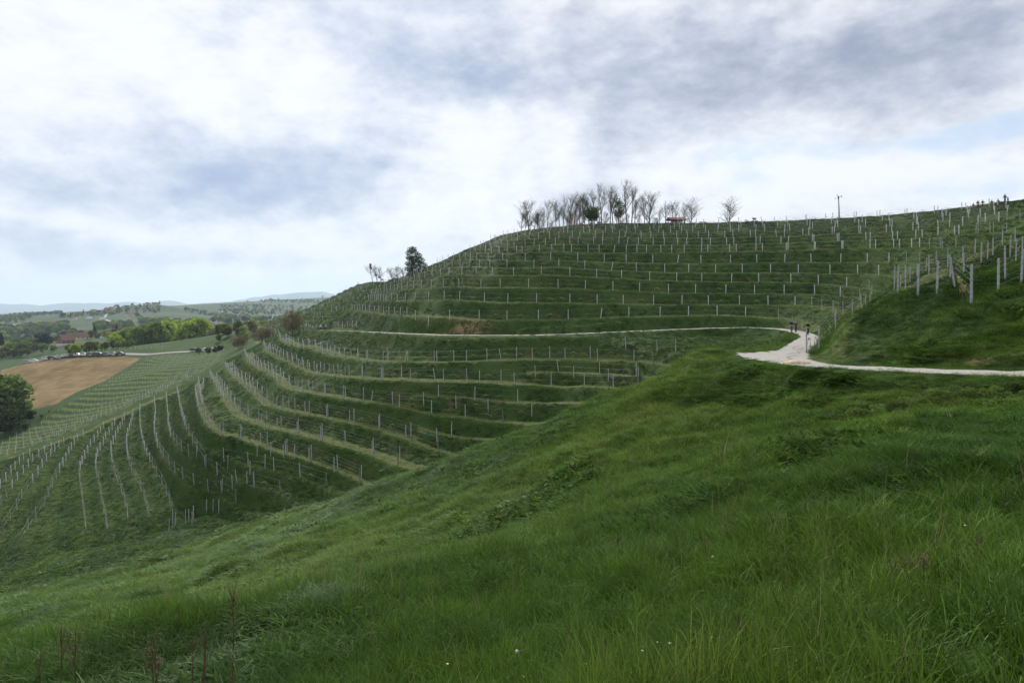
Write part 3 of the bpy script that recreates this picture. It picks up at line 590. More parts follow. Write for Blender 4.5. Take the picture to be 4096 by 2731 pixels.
o = add('far_vineyard_posts', mesh_from('far_vineyard_posts', V, Fq, [M_POST])); tag(o, 'many small pale posts on the farther terraces and valley rows', 'posts', kind='stuff')
# wires: a set for each row
V, Fq = [], []
def strand(a, b, r):
    d = np.array(b) - a; n = np.cross(d, (0, 0, 1)); n = n / (np.linalg.norm(n) + 1e-9) * r; up = np.array((0, 0, r)); i = len(V)
    V.extend([a - n, a + n, a + up, b - n, b + n, b + up]); Fq.extend([(i, i + 1, i + 4, i + 3), (i + 1, i + 2, i + 5, i + 4), (i + 2, i, i + 3, i + 5)])
for Rw in ROWS:
    if Rw[:, 1].max() > 236: continue
    for a, b in zip(Rw[:-1], Rw[1:]):
        if np.linalg.norm(a - b) > 12: continue
        near_ = min(a[1], b[1]) < 75
        for hz in ((.5, .8, 1.1, 1.4, 1.65) if near_ or a[2] > 15 else (.75, 1.6)): strand(a + (0, 0, hz), b + (0, 0, hz), .004 if near_ else .0065)
tag(add('trellis_wires', mesh_from('trellis_wires', V, Fq, [M_WIRE])), 'thin wires strung from post to post', 'wires', kind='stuff')
# ------------------------------------------------------------------ grass, weeds and vines
def leaf_mat(name, stops, trans=.24, rv=.9, attrn='tint', inst=True):
    m = bpy.data.materials.new(name); m.use_nodes = True; g = NG(m.node_tree); g.n.clear()
    a = g.node('ShaderNodeAttribute', attribute_name=attrn); a.attribute_type = 'INSTANCER' if inst else 'GEOMETRY'
    r = g.node('ShaderNodeValToRGB'); g.l.new(a.outputs['Fac'], r.inputs[0]); e = r.color_ramp.elements
    while len(e) < len(stops): e.new(.5)
    for i, (p, c) in enumerate(stops): e[i].position = p; e[i].color = c + (1,)
    oi = g.node('ShaderNodeObjectInfo'); rnd = g.m('MULTIPLY_ADD', oi.outputs['Random'], rv, 1 - rv / 2)
    col = g.node('ShaderNodeVectorMath', operation='SCALE'); g.l.new(r.outputs[0], col.inputs[0]); g.l.new(rnd, col.inputs['Scale'])
    d = g.node('ShaderNodeBsdfDiffuse'); t = g.node('ShaderNodeBsdfTranslucent'); gl_ = g.node('ShaderNodeBsdfGlossy'); gl_.inputs['Roughness'].default_value = .45
    g.l.new(col.outputs[0], d.inputs[0]); g.l.new(col.outputs[0], t.inputs[0]); gl_.inputs[0].default_value = (.8, .9, .8, 1)
    mx = g.node('ShaderNodeMixShader'); mx.inputs[0].default_value = trans; g.l.new(d.outputs[0], mx.inputs[1]); g.l.new(t.outputs[0], mx.inputs[2])
    m2 = g.node('ShaderNodeMixShader'); m2.inputs[0].default_value = .015; g.l.new(mx.outputs[0], m2.inputs[1]); g.l.new(gl_.outputs[0], m2.inputs[2])
    o = g.node('ShaderNodeOutputMaterial'); g.l.new(m2.outputs[0], o.inputs[0]); return m
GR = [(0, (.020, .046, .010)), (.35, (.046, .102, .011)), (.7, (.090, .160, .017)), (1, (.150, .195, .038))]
M_GRASS = leaf_mat('grass blades', GR)
M_FARG = leaf_mat('hillside grass blades', [(0, (.009, .023, .005)), (.35, (.024, .058, .007)), (.7, (.078, .142, .014)), (1, (.17, .215, .04))], .10, .45)  # dark stops deepened to carry the painted bank shade
M_WEED = leaf_mat('broad weed leaves', [(0, (.028, .070, .012)), (1, (.095, .170, .022))], .25)
M_STRAW = leaf_mat('dry stalks', [(0, (.20, .14, .08)), (1, (.34, .27, .16))], .1)
M_PALE = leaf_mat('silvery grass', [(0, (.070, .130, .050)), (1, (.14, .21, .085))], .2)
HIDE = bpy.data.collections.new('plant pieces')       # sources for instancing, not linked to the scene
def tuft(name, n, h, rad, w, bend, mat, seed, segs=3, leaf=False, spread=.5):
    rd = random.Random(seed); V, Fq = [], []
    for i in range(n):
        a = rd.uniform(0, 2 * math.pi); rr = rad * math.sqrt(rd.random()); x, y = rr * math.cos(a), rr * math.sin(a)
        d = rd.uniform(0, 2 * math.pi); hh = h * rd.uniform(.55, 1.15); b = bend * rd.uniform(.3, 1.5); l0 = rd.uniform(0, spread) * .5
        fx, fy = math.cos(d), math.sin(d); px, py = -fy, fx; tw = rd.uniform(-.6, .6); px, py = px * math.cos(tw) - py * math.sin(tw), px * math.sin(tw) + py * math.cos(tw)
        base = len(V)
        for s in range(segs + 1):
            t = s / segs; q = hh * (l0 * t + b * t * t); z = hh * (t - .42 * b * t * t * t)
            ww = w * (1 - t ** 2 * .92) * (1.4 * math.sin(min(1, t * 1.15 + .12) * math.pi) if leaf else 1)
            V.append((x + fx * q - px * ww / 2, y + fy * q - py * ww / 2, z - .03)); V.append((x + fx * q + px * ww / 2, y + fy * q + py * ww / 2, z - .03))
        for s in range(segs): k = base + 2 * s; Fq.append((k, k + 1, k + 3, k + 2))
    o = bpy.data.objects.new(name, mesh_from(name, V, Fq, [mat])); HIDE.objects.link(o); return o
def coll(name, obs):
    c = bpy.data.collections.new(name)
    for o in obs: c.objects.link(o)
    return c
def scatter(name, X, Y, Z, sx, sz, rot, tint, idx, cl, label, tilt=None):
    n = len(X); me = bpy.data.meshes.new(name); me.vertices.add(n); me.vertices.foreach_set('co', np.stack([X, Y, Z], -1).astype(np.float32).ravel())
    attr(me, 'sc', np.stack([sx, sx, sz], -1), 'FLOAT_VECTOR')
    tl = np.zeros((n, 2)) if tilt is None else tilt
    attr(me, 'ro', np.stack([tl[:, 0], tl[:, 1], rot], -1), 'FLOAT_VECTOR'); attr(me, 'tint', tint)
    a = me.attributes.new('pick', 'INT', 'POINT'); a.data.foreach_set('value', np.asarray(idx, np.int32))
    o = add(name, me); ng = bpy.data.node_groups.new(name, 'GeometryNodeTree')
    ng.interface.new_socket('Geometry', in_out='INPUT', socket_type='NodeSocketGeometry'); ng.interface.new_socket('Geometry', in_out='OUTPUT', socket_type='NodeSocketGeometry')
    N = ng.nodes; L_ = ng.links; gi = N.new('NodeGroupInput'); go = N.new('NodeGroupOutput'); ip = N.new('GeometryNodeInstanceOnPoints')
    ci = N.new('GeometryNodeCollectionInfo'); ci.inputs['Collection'].default_value = cl; ci.inputs['Separate Children'].default_value = True; ci.inputs['Reset Children'].default_value = True
    def at(nm, t): q = N.new('GeometryNodeInputNamedAttribute'); q.data_type = t; q.inputs['Name'].default_value = nm; return q.outputs['Attribute']
    L_.new(gi.outputs[0], ip.inputs['Points']); L_.new(ci.outputs[0], ip.inputs['Instance']); ip.inputs['Pick Instance'].default_value = True
    L_.new(at('pick', 'INT'), ip.inputs['Instance Index']); L_.new(at('sc', 'FLOAT_VECTOR'), ip.inputs['Scale'])
    er = N.new('FunctionNodeEulerToRotation'); L_.new(at('ro', 'FLOAT_VECTOR'), er.inputs[0]); L_.new(er.outputs[0], ip.inputs['Rotation'])
    L_.new(ip.outputs[0], go.inputs[0]); md = o.modifiers.new('scatter', 'NODES'); md.node_group = ng
    return tag(o, label, 'plants', kind='stuff')
T_ = [tuft('t0_grass', 30, .29, .17, .009, .55, M_GRASS, 1, 3), tuft('t1_grass', 34, .24, .20, .009, .8, M_GRASS, 2, 3), tuft('t2_grass', 26, .36, .15, .009, .45, M_GRASS, 3, 4),
      tuft('t3_weed', 22, .22, .20, .042, .7, M_WEED, 4, 3, True, 1.6), tuft('t4_silver', 34, .32, .20, .009, .9, M_PALE, 5, 4), tuft('t5_grass', 44, .17, .24, .010, .5, M_GRASS, 6, 2), tuft('t6_straw', 5, .62, .10, .007, .15, M_STRAW, 7, 2)]
F_ = [tuft('u0_grass', 14, .40, .26, .040, .5, M_FARG, 11, 2), tuft('u1_grass', 16, .32, .30, .045, .8, M_FARG, 12, 2), tuft('u2_weed', 12, .30, .28, .10, .8, M_WEED, 13, 2, True, 1.5), tuft('u3_silver', 14, .42, .26, .040, .9, M_PALE, 14, 2)]
GC = coll('near tufts', T_); FC = coll('far tufts', F_)
def cand(r0, r1, dens, tmax=.74):
    n = int(tmax * (r1 * r1 - r0 * r0) * dens); r = np.sqrt(rng.uniform(r0 * r0, r1 * r1, n)); t = rng.uniform(-tmax, tmax, n)
    return r * np.sin(t), r * np.cos(t)
def screen_ok(X, Y, Z):                        # keep what stands within the wide view of the photograph
    return (np.abs(X / Y) < .92) & (-Z / Y < .72)
def plant(r0, r1, dens, cl, near, name, label):
    X, Y = cand(r0, r1, dens); Z, a = height(X, Y, True); r = a['r']; u = a['u']
    k, f, M, bn = a['k'], a['f'], a['M'], a['bench']
    big = fbm(X, Y, 5.5, 3, 41); fine = fbm(X, Y, 1.3, 2, 43); pat = fbm(X, Y, 9., 2, 47)
    PD = a['path']; keepm = screen_ok(X, Y, Z) & (a['path'] > 1.25) & ~a['apron']
    tan = ((k <= -1) & (k >= -6) & (bn > .5)); up = ((k >= 0) & (bn > .5))
    hz = np.where(tan, .28, np.where(up, .4, 1.))
    crest = np.array([to3(*p)[:2] for p in CREST]); cb = np.interp(np.arctan2(X, Y), np.arctan2(crest[::-1, 0], crest[::-1, 1]), np.hypot(crest[::-1, 0], crest[::-1, 1]))
    left = (np.arctan2(X, Y) < np.arctan2(*crest[0])) & (r > cb - 1) & (r < 236); keepm &= ~left
    keepm &= ~(tan & (rng.random(len(X)) < .45))
    # trampled, mown strips
    for poly, wd in ((((3250,1446,31),(3300,1425,34),(3345,1370,42),(3400,1308,55),(3450,1258,70)), .9), (((3600,1165,48),(3700,1120,60),(3800,1075,70),(3900,1030,76),(4096,950,86)), 1.2)):
        Pq = np.array([to3(*p) for p in poly])
        for A_, B_ in zip(Pq[:-1], Pq[1:]):
            d = B_[:2] - A_[:2]; tt = np.clip(((X - A_[0]) * d[0] + (Y - A_[1]) * d[1]) / (d @ d), 0, 1); hz = np.where(np.hypot(X - A_[0] - tt * d[0], Y - A_[1] - tt * d[1]) < wd, .45, hz)
    soil = fbm(X, Y, 3.5, 3, 51)
    keepm &= ~((bn < .5) & (M > .5) & (k > -7) & (soil > .62))
    X, Y, Z, r, big, fine, pat, hz, k, bn, M, f = [v[keepm] for v in (X, Y, Z, r, big, fine, pat, hz, k, bn, M, f)]
    n = len(X); rd = rng.random(n)
    grow = (r / 6) ** .34 if near else (r / 60) ** .25
    fgm = 1 - M
    hump = np.clip(1 + .45 * big * fgm + .38 * fine, .4, 1.9)
    pdk = PD[keepm]; sz = hz * hump * rng.uniform(.75, 1.2, n) * (1.0 if near else .46) * (1 - .78 * smooth(8, 2.2, pdk) * (r < 45)) * (1 - .3 * smooth(10, 16, r) * near); sx = grow * rng.uniform(.8, 1.25, n) * (.55 + .45 * hz)
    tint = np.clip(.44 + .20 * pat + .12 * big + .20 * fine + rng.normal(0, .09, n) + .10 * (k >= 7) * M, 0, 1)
    tint = np.where(hz < .5, np.clip(tint + .35, 0, 1), tint); tint = np.where((M > .5) & (bn < .5), np.where(k >= 0, tint - .46 + .30 * f, tint - .36 + .34 * f), tint); tint = np.where((M > .5) & (k > -7) & (f > .90), tint + .60, tint)  # paints shade into bank grass, deepest at the foot; lightens the lips
    tint = np.clip(np.minimum(tint, .82) + (.05 if near else 0) - .12 * (1 - M) * np.exp(-(((X / Y - .40) / .12) ** 2 + (np.log(Y / 19) / .22) ** 2)) - .22 * (1 - M) * smooth(.40, .46, X / Y) * smooth(24, 27, r) * (r < 70) + .24 * (1 - M) * np.exp(-(((X / Y - .20) / .13) ** 2 + (np.log(Y / 36) / .40) ** 2)), 0, 1)  # paints the mound's lit top and hollow's shade; also darkens the near bank
    if near:
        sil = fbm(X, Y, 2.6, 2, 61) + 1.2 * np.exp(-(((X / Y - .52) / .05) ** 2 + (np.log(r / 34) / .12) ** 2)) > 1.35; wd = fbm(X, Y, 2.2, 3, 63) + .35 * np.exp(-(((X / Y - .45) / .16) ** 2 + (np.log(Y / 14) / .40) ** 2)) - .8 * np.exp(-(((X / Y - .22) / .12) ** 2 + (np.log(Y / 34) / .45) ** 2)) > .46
        idx = np.where(rd < .30, 0, np.where(rd < .6, 1, np.where(rd < .82, 2, 5)))
        idx = np.where(sil & (rng.random(n) < .7), 4, idx); idx = np.where(wd & (rng.random(n) < .6), 3, idx); idx = np.where(rng.random(n) < .006, 6, idx)
    else:
        sil = fbm(X, Y, 4., 2, 61) + 1.3 * np.exp(-(((X / Y - .52) / .05) ** 2 + (np.log(r / 36) / .12) ** 2)) > 1.25; wd = fbm(X, Y, 3., 2, 63) > .7
        idx = np.where(rd < .55, 0, 1); idx = np.where(sil & (rng.random(n) < .6), 3, idx); idx = np.where(wd & (rng.random(n) < .5), 2, idx)
    tilt = np.stack([rng.normal(0, .10, n), rng.normal(.10, .12, n)], -1)
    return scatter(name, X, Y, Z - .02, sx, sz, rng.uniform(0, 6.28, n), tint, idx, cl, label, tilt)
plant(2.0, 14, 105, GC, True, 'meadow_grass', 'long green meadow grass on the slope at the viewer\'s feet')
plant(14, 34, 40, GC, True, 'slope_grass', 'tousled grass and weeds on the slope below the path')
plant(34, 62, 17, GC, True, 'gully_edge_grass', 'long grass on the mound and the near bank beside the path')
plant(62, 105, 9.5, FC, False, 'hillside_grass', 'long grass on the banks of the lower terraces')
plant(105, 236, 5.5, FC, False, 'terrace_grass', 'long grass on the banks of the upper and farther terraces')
def far_slope():
    X, Y = cand(236, 440, 2.2, .40); Z, a = height(X, Y, True); t = a['t']; kp = (t > -.345) & (t < -.12) & (a['fs'] > .3) & ~((a['fq'] < .42) & (rng.random(len(X)) < .7)) & (a['path'] > 1.5)
    X, Y, Z = X[kp], Y[kp], Z[kp]; n = len(X); fq = a['fq'][kp]
    scatter('far_slope_grass', X, Y, Z, rng.uniform(1.6, 2.4, n), rng.uniform(.6, 1.1, n), rng.uniform(0, 6, n), np.clip(.5 + .2 * fbm(X, Y, 14, 2, 5) + .3 * (fq > .85), 0, 1), rng.integers(0, 2, n), FC, 'rough grass on the terraces of the farther slope')
far_slope()
# vines
M_BARK = mat_plain('vine wood', (.10, .075, .055, 1), .9, .3, 20.)
M_BUD = leaf_mat('young vine leaves', [(0, (.24, .22, .08)), (1, (.30, .34, .10))], .4)
M_CANE = mat_plain('pale cane', (.17, .16, .09, 1), .8, .2, 20.)
def vine_parts(seed):
    rd = random.Random(seed); t = MB(); c = MB(); V, Fq = [], []
    x = rd.uniform(-.05, .05); t.tube([(0, 0, -.05), (x, 0, .35), (x * 1.5, .02, .68)], [.022, .018, .015], 4)
    P = [(x * 1.5, .02, .68)]; s = rd.choice((-1, 1)); n = 8; L = rd.uniform(.9, 1.25)
    for i in range(1, n + 1): q = i / n; P.append((x + s * L * q, .02 + rd.uniform(-.02, .02), .68 + .30 * math.sin(q * math.pi * .95) * (1 - .3 * q) - .08 * q))
    c.tube(P, [.011] + [.007] * (n - 1) + [.004], 3, False)
    for p in P[1:]:
        for j in range(3):
            b = len(V); a = rd.uniform(0, 6.28); h = rd.uniform(.03, .075); w = rd.uniform(.015, .032); ex, ey, ez = p[0] + rd.uniform(-.06, .06), p[1] + rd.uniform(-.06, .06), p[2] + rd.uniform(-.02, .08)
            ca, sa = math.cos(a) * w, math.sin(a) * w; V += [(ex - ca, ey - sa, ez), (ex + ca, ey + sa, ez + .01), (ex + ca + .01, ey + sa, ez + h), (ex - ca, ey - sa + .02, ez + h)]; Fq.append((b, b + 1, b + 2, b + 3))
    return t.mesh('trunk', M_BARK), c.mesh('cane', M_CANE), mesh_from('leaves', V, Fq, [M_BUD])
vp = [vine_parts(i) for i in range(4)]
nv = 0; VX = []
for ri, Rw in enumerate(ROWS):
    if Rw[:, 1].max() > 236: continue
    ang = 0
    for a, b in zip(Rw[:-1], Rw[1:]):
        L = np.linalg.norm(b - a)
        if L > 12: continue
        n = int(L / (1.15 if a[1] < 75 else 1.9)); rz = math.atan2(b[1] - a[1], b[0] - a[0])
        for i in range(1, n): q = a + (b - a) * i / n; VX.append((q[0], q[1], rz))
VX = np.array(VX); VZ = height(VX[:, 0], VX[:, 1]); order = np.argsort(VX[:, 1]); order = order[(np.abs(VX[order, 0] / VX[order, 1]) < .8)]
vr = {j: i + 1 for i, j in enumerate(sorted(order[:70], key=lambda q: VX[q, 0] / VX[q, 1]))}
for j in order[:70]:
    r_ = empty('grapevine', (VX[j, 0], VX[j, 1], VZ[j] - .02), VX[j, 2], '%s young vine from the left on the near bank, bent cane with yellowish buds' % nth(vr[j]), 'grapevine', 'young vines on the near grassy bank')
    tp = random.choice(vp)
    for nm, me in zip(('trunk', 'cane', 'leaves'), tp):
        c_ = add(nm, me, r_)
        if nm == 'leaves': c_['kind'] = 'stuff'
srcs = []
for i, (a, b, c_) in enumerate(vp):               # joined source for the far ones
    bm = bmesh.new()
    for mi, me in enumerate((a, b, c_)):
        n0 = len(bm.faces); bm.from_mesh(me); bm.faces.ensure_lookup_table()
        for f_ in bm.faces[n0:]: f_.material_index = mi
    me = bpy.data.meshes.new('v%d_vine' % i); bm.to_mesh(me); bm.free()
    for m_ in (M_BARK, M_CANE, M_BUD): me.materials.append(m_)
    o = bpy.data.objects.new('v%d_vine' % i, me); srcs.append(o)
j = order[70:]; n = len(j)
scatter('terrace_vines', VX[j, 0], VX[j, 1], VZ[j], np.full(n, 1.05), rng.uniform(.85, 1.1, n), VX[j, 2] + math.pi * rng.integers(0, 2, n), rng.random(n), rng.integers(0, 4, n), coll('vines', srcs), 'rows of bare young vines with bent canes along the terraces')
# ------------------------------------------------------------------ trees
M_TRUNK = mat_plain('bark', (.060, .048, .038, 1), .95, .35, 6.)
M_TWIG = mat_plain('thin twigs', (.085, .072, .060, 1), .95, .25, 6.)
def crown_mat(name, a, b, tr=.42): return leaf_mat(name, [(0, a), (1, b)], tr, attrn='lt', inst=False)
CM = dict(bright=crown_mat('fresh spring leaves', (.120, .190, .024), (.300, .380, .055)), mid=crown_mat('green leaves', (.055, .100, .024), (.150, .205, .045)),
          olive=crown_mat('olive leaves', (.085, .100, .028), (.180, .195, .055)), dark=crown_mat('dark leaves', (.020, .042, .014), (.060, .090, .030)),
          brown=crown_mat('russet buds', (.092, .068, .036), (.180, .142, .070)), yellow=crown_mat('yellow green leaves', (.120, .140, .030), (.230, .240, .060)),
          bud=crown_mat('small opening buds', (.120, .130, .050), (.210, .200, .090)), fir=crown_mat('fir needles', (.010, .020, .012), (.026, .042, .022)))
def tree_skel(seed, h, spread, levels, lean=(0, 0), up=.55, nfork=(3, 5), r0=None, first=.3):
    rd = random.Random(seed); segs = []                  # (p, q, r1, r2, level)
    r0 = r0 or h * .017
    def grow(p, d, L, r, lv):
        n = 4 if lv == 0 else 3; q = Vector(p); dd = Vector(d)
        for i in range(n):
            dd = (dd + Vector((rd.gauss(0, .10 if lv else .045), rd.gauss(0, .10 if lv else .045), rd.gauss(0, .05) + (.06 if lv else .0)))).normalized()
            q2 = q + dd * (L / n); ra, rb = r * (1 - .62 * i / n), r * (1 - .62 * (i + 1) / n); segs.append((q.copy(), q2.copy(), ra, rb, lv)); 
            if lv < levels and (lv > 0 or (i + 1) / n > first):
                for _ in range(rd.randint(*nfork) if lv == 0 else rd.randint(1, 3)):
                    a = rd.uniform(0, 6.28); side = Vector((math.cos(a), math.sin(a), 0)); t = rd.uniform(.35, .8) * spread
                    nd = (dd * (1 - t * .45) + side * t * 1.55 + Vector((0, 0, up * .30))).normalized()
                    grow(q + (q2 - q) * rd.random(), nd, L * (rd.uniform(.42, .70) if lv else rd.uniform(.42, .66) * (1.05 - .55 * i / n)), rb * .55, lv + 1)
            q = q2
    grow((0, 0, -.3), (lean[0], lean[1], 1), h * .82, r0, 0)
    return segs
def skel_mesh(name, segs, mat, sel, k=4, rmin=.012):
    V, Fq = [], []
    for p, q, ra, rb, lv in segs:
        if not sel(lv): continue
        d = (q - p).normalized(); a = d.orthogonal().normalized(); b = d.cross(a); i = len(V); ra, rb = max(ra, rmin), max(rb, rmin * .8); n = k if lv < 2 else 3
        for c, r in ((p, ra), (q, rb)):
            for j in range(n): an = 6.2832 * j / n; v = c + (a * math.cos(an) + b * math.sin(an)) * r; V.append(tuple(v))
        for j in range(n): Fq.append((i + j, i + (j + 1) % n, i + n + (j + 1) % n, i + n + j))
    return mesh_from(name, V, Fq, [mat])
def leaf_mesh(name, centres, mat, size, seed, flat=.0):
    r_ = np.random.default_rng(seed); c = np.asarray(centres, float); n = len(c)
    a = r_.normal(size=(n, 3)); a /= np.linalg.norm(a, axis=1)[:, None]; b = np.cross(a, r_.normal(size=(n, 3))); b /= np.linalg.norm(b, axis=1)[:, None] + 1e-9
    s = size * r_.uniform(.6, 1.3, n)[:, None]; a *= s; b *= s * .75
    V = np.stack([c - a, c - b, c + a, c + b], 1).reshape(-1, 3); Fq = np.arange(4 * n).reshape(n, 4); me = mesh_from(name, V, Fq, [mat])
    attr(me, 'lt', np.repeat(np.clip(r_.normal(.5, .28, n), 0, 1), 4)); return me
def leafy(seed, h, w, mat, nl=1500, lumps=16, size=.35, trunk=.22, shape='round'):
    rd = np.random.default_rng(seed); segs = tree_skel(seed, h * .8, .9, 1, nfork=(2, 3), r0=h * .022); P = []
    for i in range(lumps):
        if shape == 'fir': z = h * (.1 + .88 * (i + .5) / lumps); R_ = w * .5 * (1 - (z / h)) + .1; a = rd.uniform(0, 6.28); c = np.array([math.cos(a) * R_ * .3, math.sin(a) * R_ * .3, z]); e = np.array([R_ * .9, R_ * .9, h / lumps * 1.6])
        elif shape == 'poplar': z = h * (.12 + .86 * (i + .5) / lumps); R_ = w * .5 * math.sin(min(1, .25 + .9 * (1 - z / h)) * 1.57); c = np.array([rd.normal(0, .1), rd.normal(0, .1), z]); e = np.array([R_, R_, h / lumps * 1.5])
        else:
            a = rd.uniform(0, 6.28); q = rd.uniform(-1, 1); rr = math.sqrt(1 - q * q) * rd.uniform(.35, .75)
            c = np.array([math.cos(a) * rr * w * .5, math.sin(a) * rr * w * .5, h * (trunk + (1 - trunk) * (.5 + .36 * q))]); e = np.array([1, 1, .8]) * rd.uniform(.16, .26) * (w + h * .4) * .5 * 1.35
        v = rd.normal(size=(nl // lumps, 3)); v /= np.linalg.norm(v, axis=1)[:, None]; v *= rd.uniform(.55, 1.08, (len(v), 1)); P.append(c + v * e)
    return skel_mesh('trunk', segs, M_TRUNK, lambda l: True, 5), leaf_mesh('crown', np.concatenate(P), mat, size, seed)
def bare(seed, h, spread, buds, mat, lean=(0, 0), levels=3, bsz=.07, up=.55, first=.3, nf=(2, 4)):
    s = tree_skel(seed, h, spread, levels, lean, up, nf, first=first); mz = max(max(a[1].z for a in s), .1); k = h / mz
    s = [(p * k, q * k, a * k, b * k, l) for p, q, a, b, l in s]
    t = skel_mesh('trunk', s, M_TRUNK, lambda l: l < 2, 5, .03); c = skel_mesh('crown', s, M_TWIG, lambda l: l >= 2, 3, .0105)
    rd = random.Random(seed); ends = [q for p, q, a, b, l in s if l >= 2]; P = []
    for _ in range(buds): q = rd.choice(ends); P.append((q.x + rd.gauss(0, .12), q.y + rd.gauss(0, .12), q.z + rd.gauss(0, .12)))
    lf = leaf_mesh('young_leaves', P, mat, bsz, seed) if buds else None
    return t, c, lf
def plant_tree(name, parts, x, y, d, ytop=None, h0=1., label='', cat='tree', group=None, rz=None, sink=.1, wide=1., z=None):
    d = md(x, y, d); X, Y, _ = to3(x, -1, d); zg = ground(X, Y) if z is None else z; s = 1.
    if ytop is not None: s = ((YH - ytop) / F * d - zg) / h0
    o = empty(name, (X, Y, zg - sink), random.uniform(0, 6.28) if rz is None else rz, label, cat, group); o.scale = (s * wide, s * wide, s)
    for nm, me in parts:
        if me is None: continue
        c = add(nm, me, o)
        if nm in ('young_leaves',): c['kind'] = 'stuff'
    return o
TCY = ('trunk', 'crown', 'young_leaves')
BT = [bare(10 + i, 10, (.75, .62, .55, .7, .9, .6)[i], (600, 500, 400, 900, 400, 60)[i], CM['bud'], levels=3, first=(.15, .35, .45, .25, .1, .3)[i], nf=((4, 5), (2, 4), (2, 3), (3, 4), (4, 5), (2, 4))[i]) for i in range(6)]
hill = [(2085,918,832,3),(2115,918,782,0),(2150,915,822,3),(2190,911,792,1),(2225,909,778,3),(2252,908,800,2),(2278,906,758,0),(2296,905,752,3),(2318,904,786,1),(2340,903,765,2),(2357,903,742,3),(2378,902,750,1),(2408,901,726,2),(2440,901,740,1),(2452,901,736,2),(2482,900,770,3),(2508,900,712,2),(2527,900,736,1),(2540,900,782,3),(2578,900,778,1),(2598,900,749,0),(2662,899,796,5),(2690,899,800,5),(2706,899,796,1),(2738,899,803,5),(2764,899,779,4),(2917,899,775,4)]
where = ['at the left end of the hilltop grove', 'with a broad crown, second from the left of the hilltop grove', 'thin, between the broad left tree and the grey frame', 'just right of the grey frame on the hilltop', 'left of the orange sign stack', 'slim, close left of the orange sign stack', 'tall, directly behind the orange sign stack', 'just right of the orange sign stack', 'low, between the sign stack and the small green tree', 'left of the small dark green tree', 'tall, directly behind the small dark green tree', 'right of the small dark green tree', 'tall leaning, right of the green tree', 'slender, left of the bushy hilltop maple', 'slender twin, left of the tallest tree', 'low and bushy left of the tallest tree', 'the tallest of the hilltop grove', 'just right of the tallest tree', 'low, in the gap right of the tallest tree', 'left of the hilltop tree beside the standing man', 'spreading, beside the standing man', 'pale thin, left of the red-roofed shelter', 'pale thin, behind the red-roofed shelter', 'behind the right end of the red-roofed shelter', 'pale, right of the red-roofed shelter', 'fan shaped, between shelter and picnic table', 'standing alone between the picnic table and the tyre sculpture']
for (x, yb, yt, k), w_ in zip(hill, where):
    plant_tree('bare_tree', list(zip(TCY, BT[k])), x, yb, 184 + random.uniform(-1, 7), yt, 10, 'nearly bare tree, ' + w_, 'tree', 'bare trees on the hilltop', wide=1.08)
for i, x in enumerate((2100, 2137, 2160, 2172, 2207, 2240, 2265, 2290, 2310, 2331, 2368, 2395, 2422, 2466, 2490, 2515, 2556, 2620, 2640, 2720)):
    plant_tree('sapling', list(zip(TCY, BT[(i * 2 + 1) % 5])), x, 905, 196 + random.uniform(0, 14), 850 - random.uniform(-12, 28), 10, '%s thin sapling from the left at the back of the hilltop grove' % nth(i + 1), 'tree', 'thin saplings at the back of the hilltop grove', wide=1.1)
gt_ = leafy(41, 5, 4.6, CM['mid'], 2600, 16, .16, .3); plant_tree('leafy_tree', list(zip(TCY, gt_)), 2363, 900, 183, 824, 5, 'small dense dark green tree among the bare hilltop trees', 'tree')
ml = leafy(42, 7, 5.2, CM['olive'], 900, 14, .17, .25); plant_tree('leafy_tree', list(zip(TCY, ml)), 2474, 900, 186, 789, 7, 'half leafed olive green tree just left of the tallest hilltop tree', 'tree')
LB = [bare(31, 9, .8, 60, CM['brown'], (-.22, 0)), bare(32, 9, .65, 80, CM['brown'], (-.20, 0)), bare(33, 9, .7, 60, CM['brown'], (.02, 0)), bare(34, 8, .8, 700, CM['brown'], (0, 0), bsz=.10, first=.2), bare(35, 8, .85, 500, CM['brown'], first=.2, bsz=.09)]
for i, (x, yb, yt, k, w_) in enumerate([(1495,1136,1052,0,'leftmost, leaning, with mistletoe balls'), (1511,1130,1052,1,'leaning, between the mistletoe tree and the info board'), (1524,1130,1057,2,'upright, just left of the info board'), (1572,1122,1063,4,'low round, left of the rounder budding tree'), (1590,1120,1054,3,'round crowned, left of the rock heap'), (1617,1112,1064,4,'thin, behind the rock heap')]):
    o = plant_tree('bare_tree', list(zip(TCY, LB[k])), x, yb, 290 if i < 3 else 275, yt, (9, 9, 9, 8, 8)[k], 'bare tree on the lower left crest, ' + w_, 'tree', 'bare trees on the lower crest', rz=0, wide=1.1)
    if i < 2:
        for (dx, z_, s_) in ([(-1.15, 8.2, .50), (-1.2, 7.5, .62), (-.9, 7.0, .35), (-1.25, 8.6, .3)] if i == 0 else [(-.6, 4.1, .38), (.6, 3.1, .36)]):
            b = leaf_mesh('mistletoe', np.random.default_rng(int(z_ * 9)).normal(size=(220, 3)) * s_ * .45 + (dx, 0, z_), CM['fir'], .10, 3); m_ = add('mistletoe', b, o); 
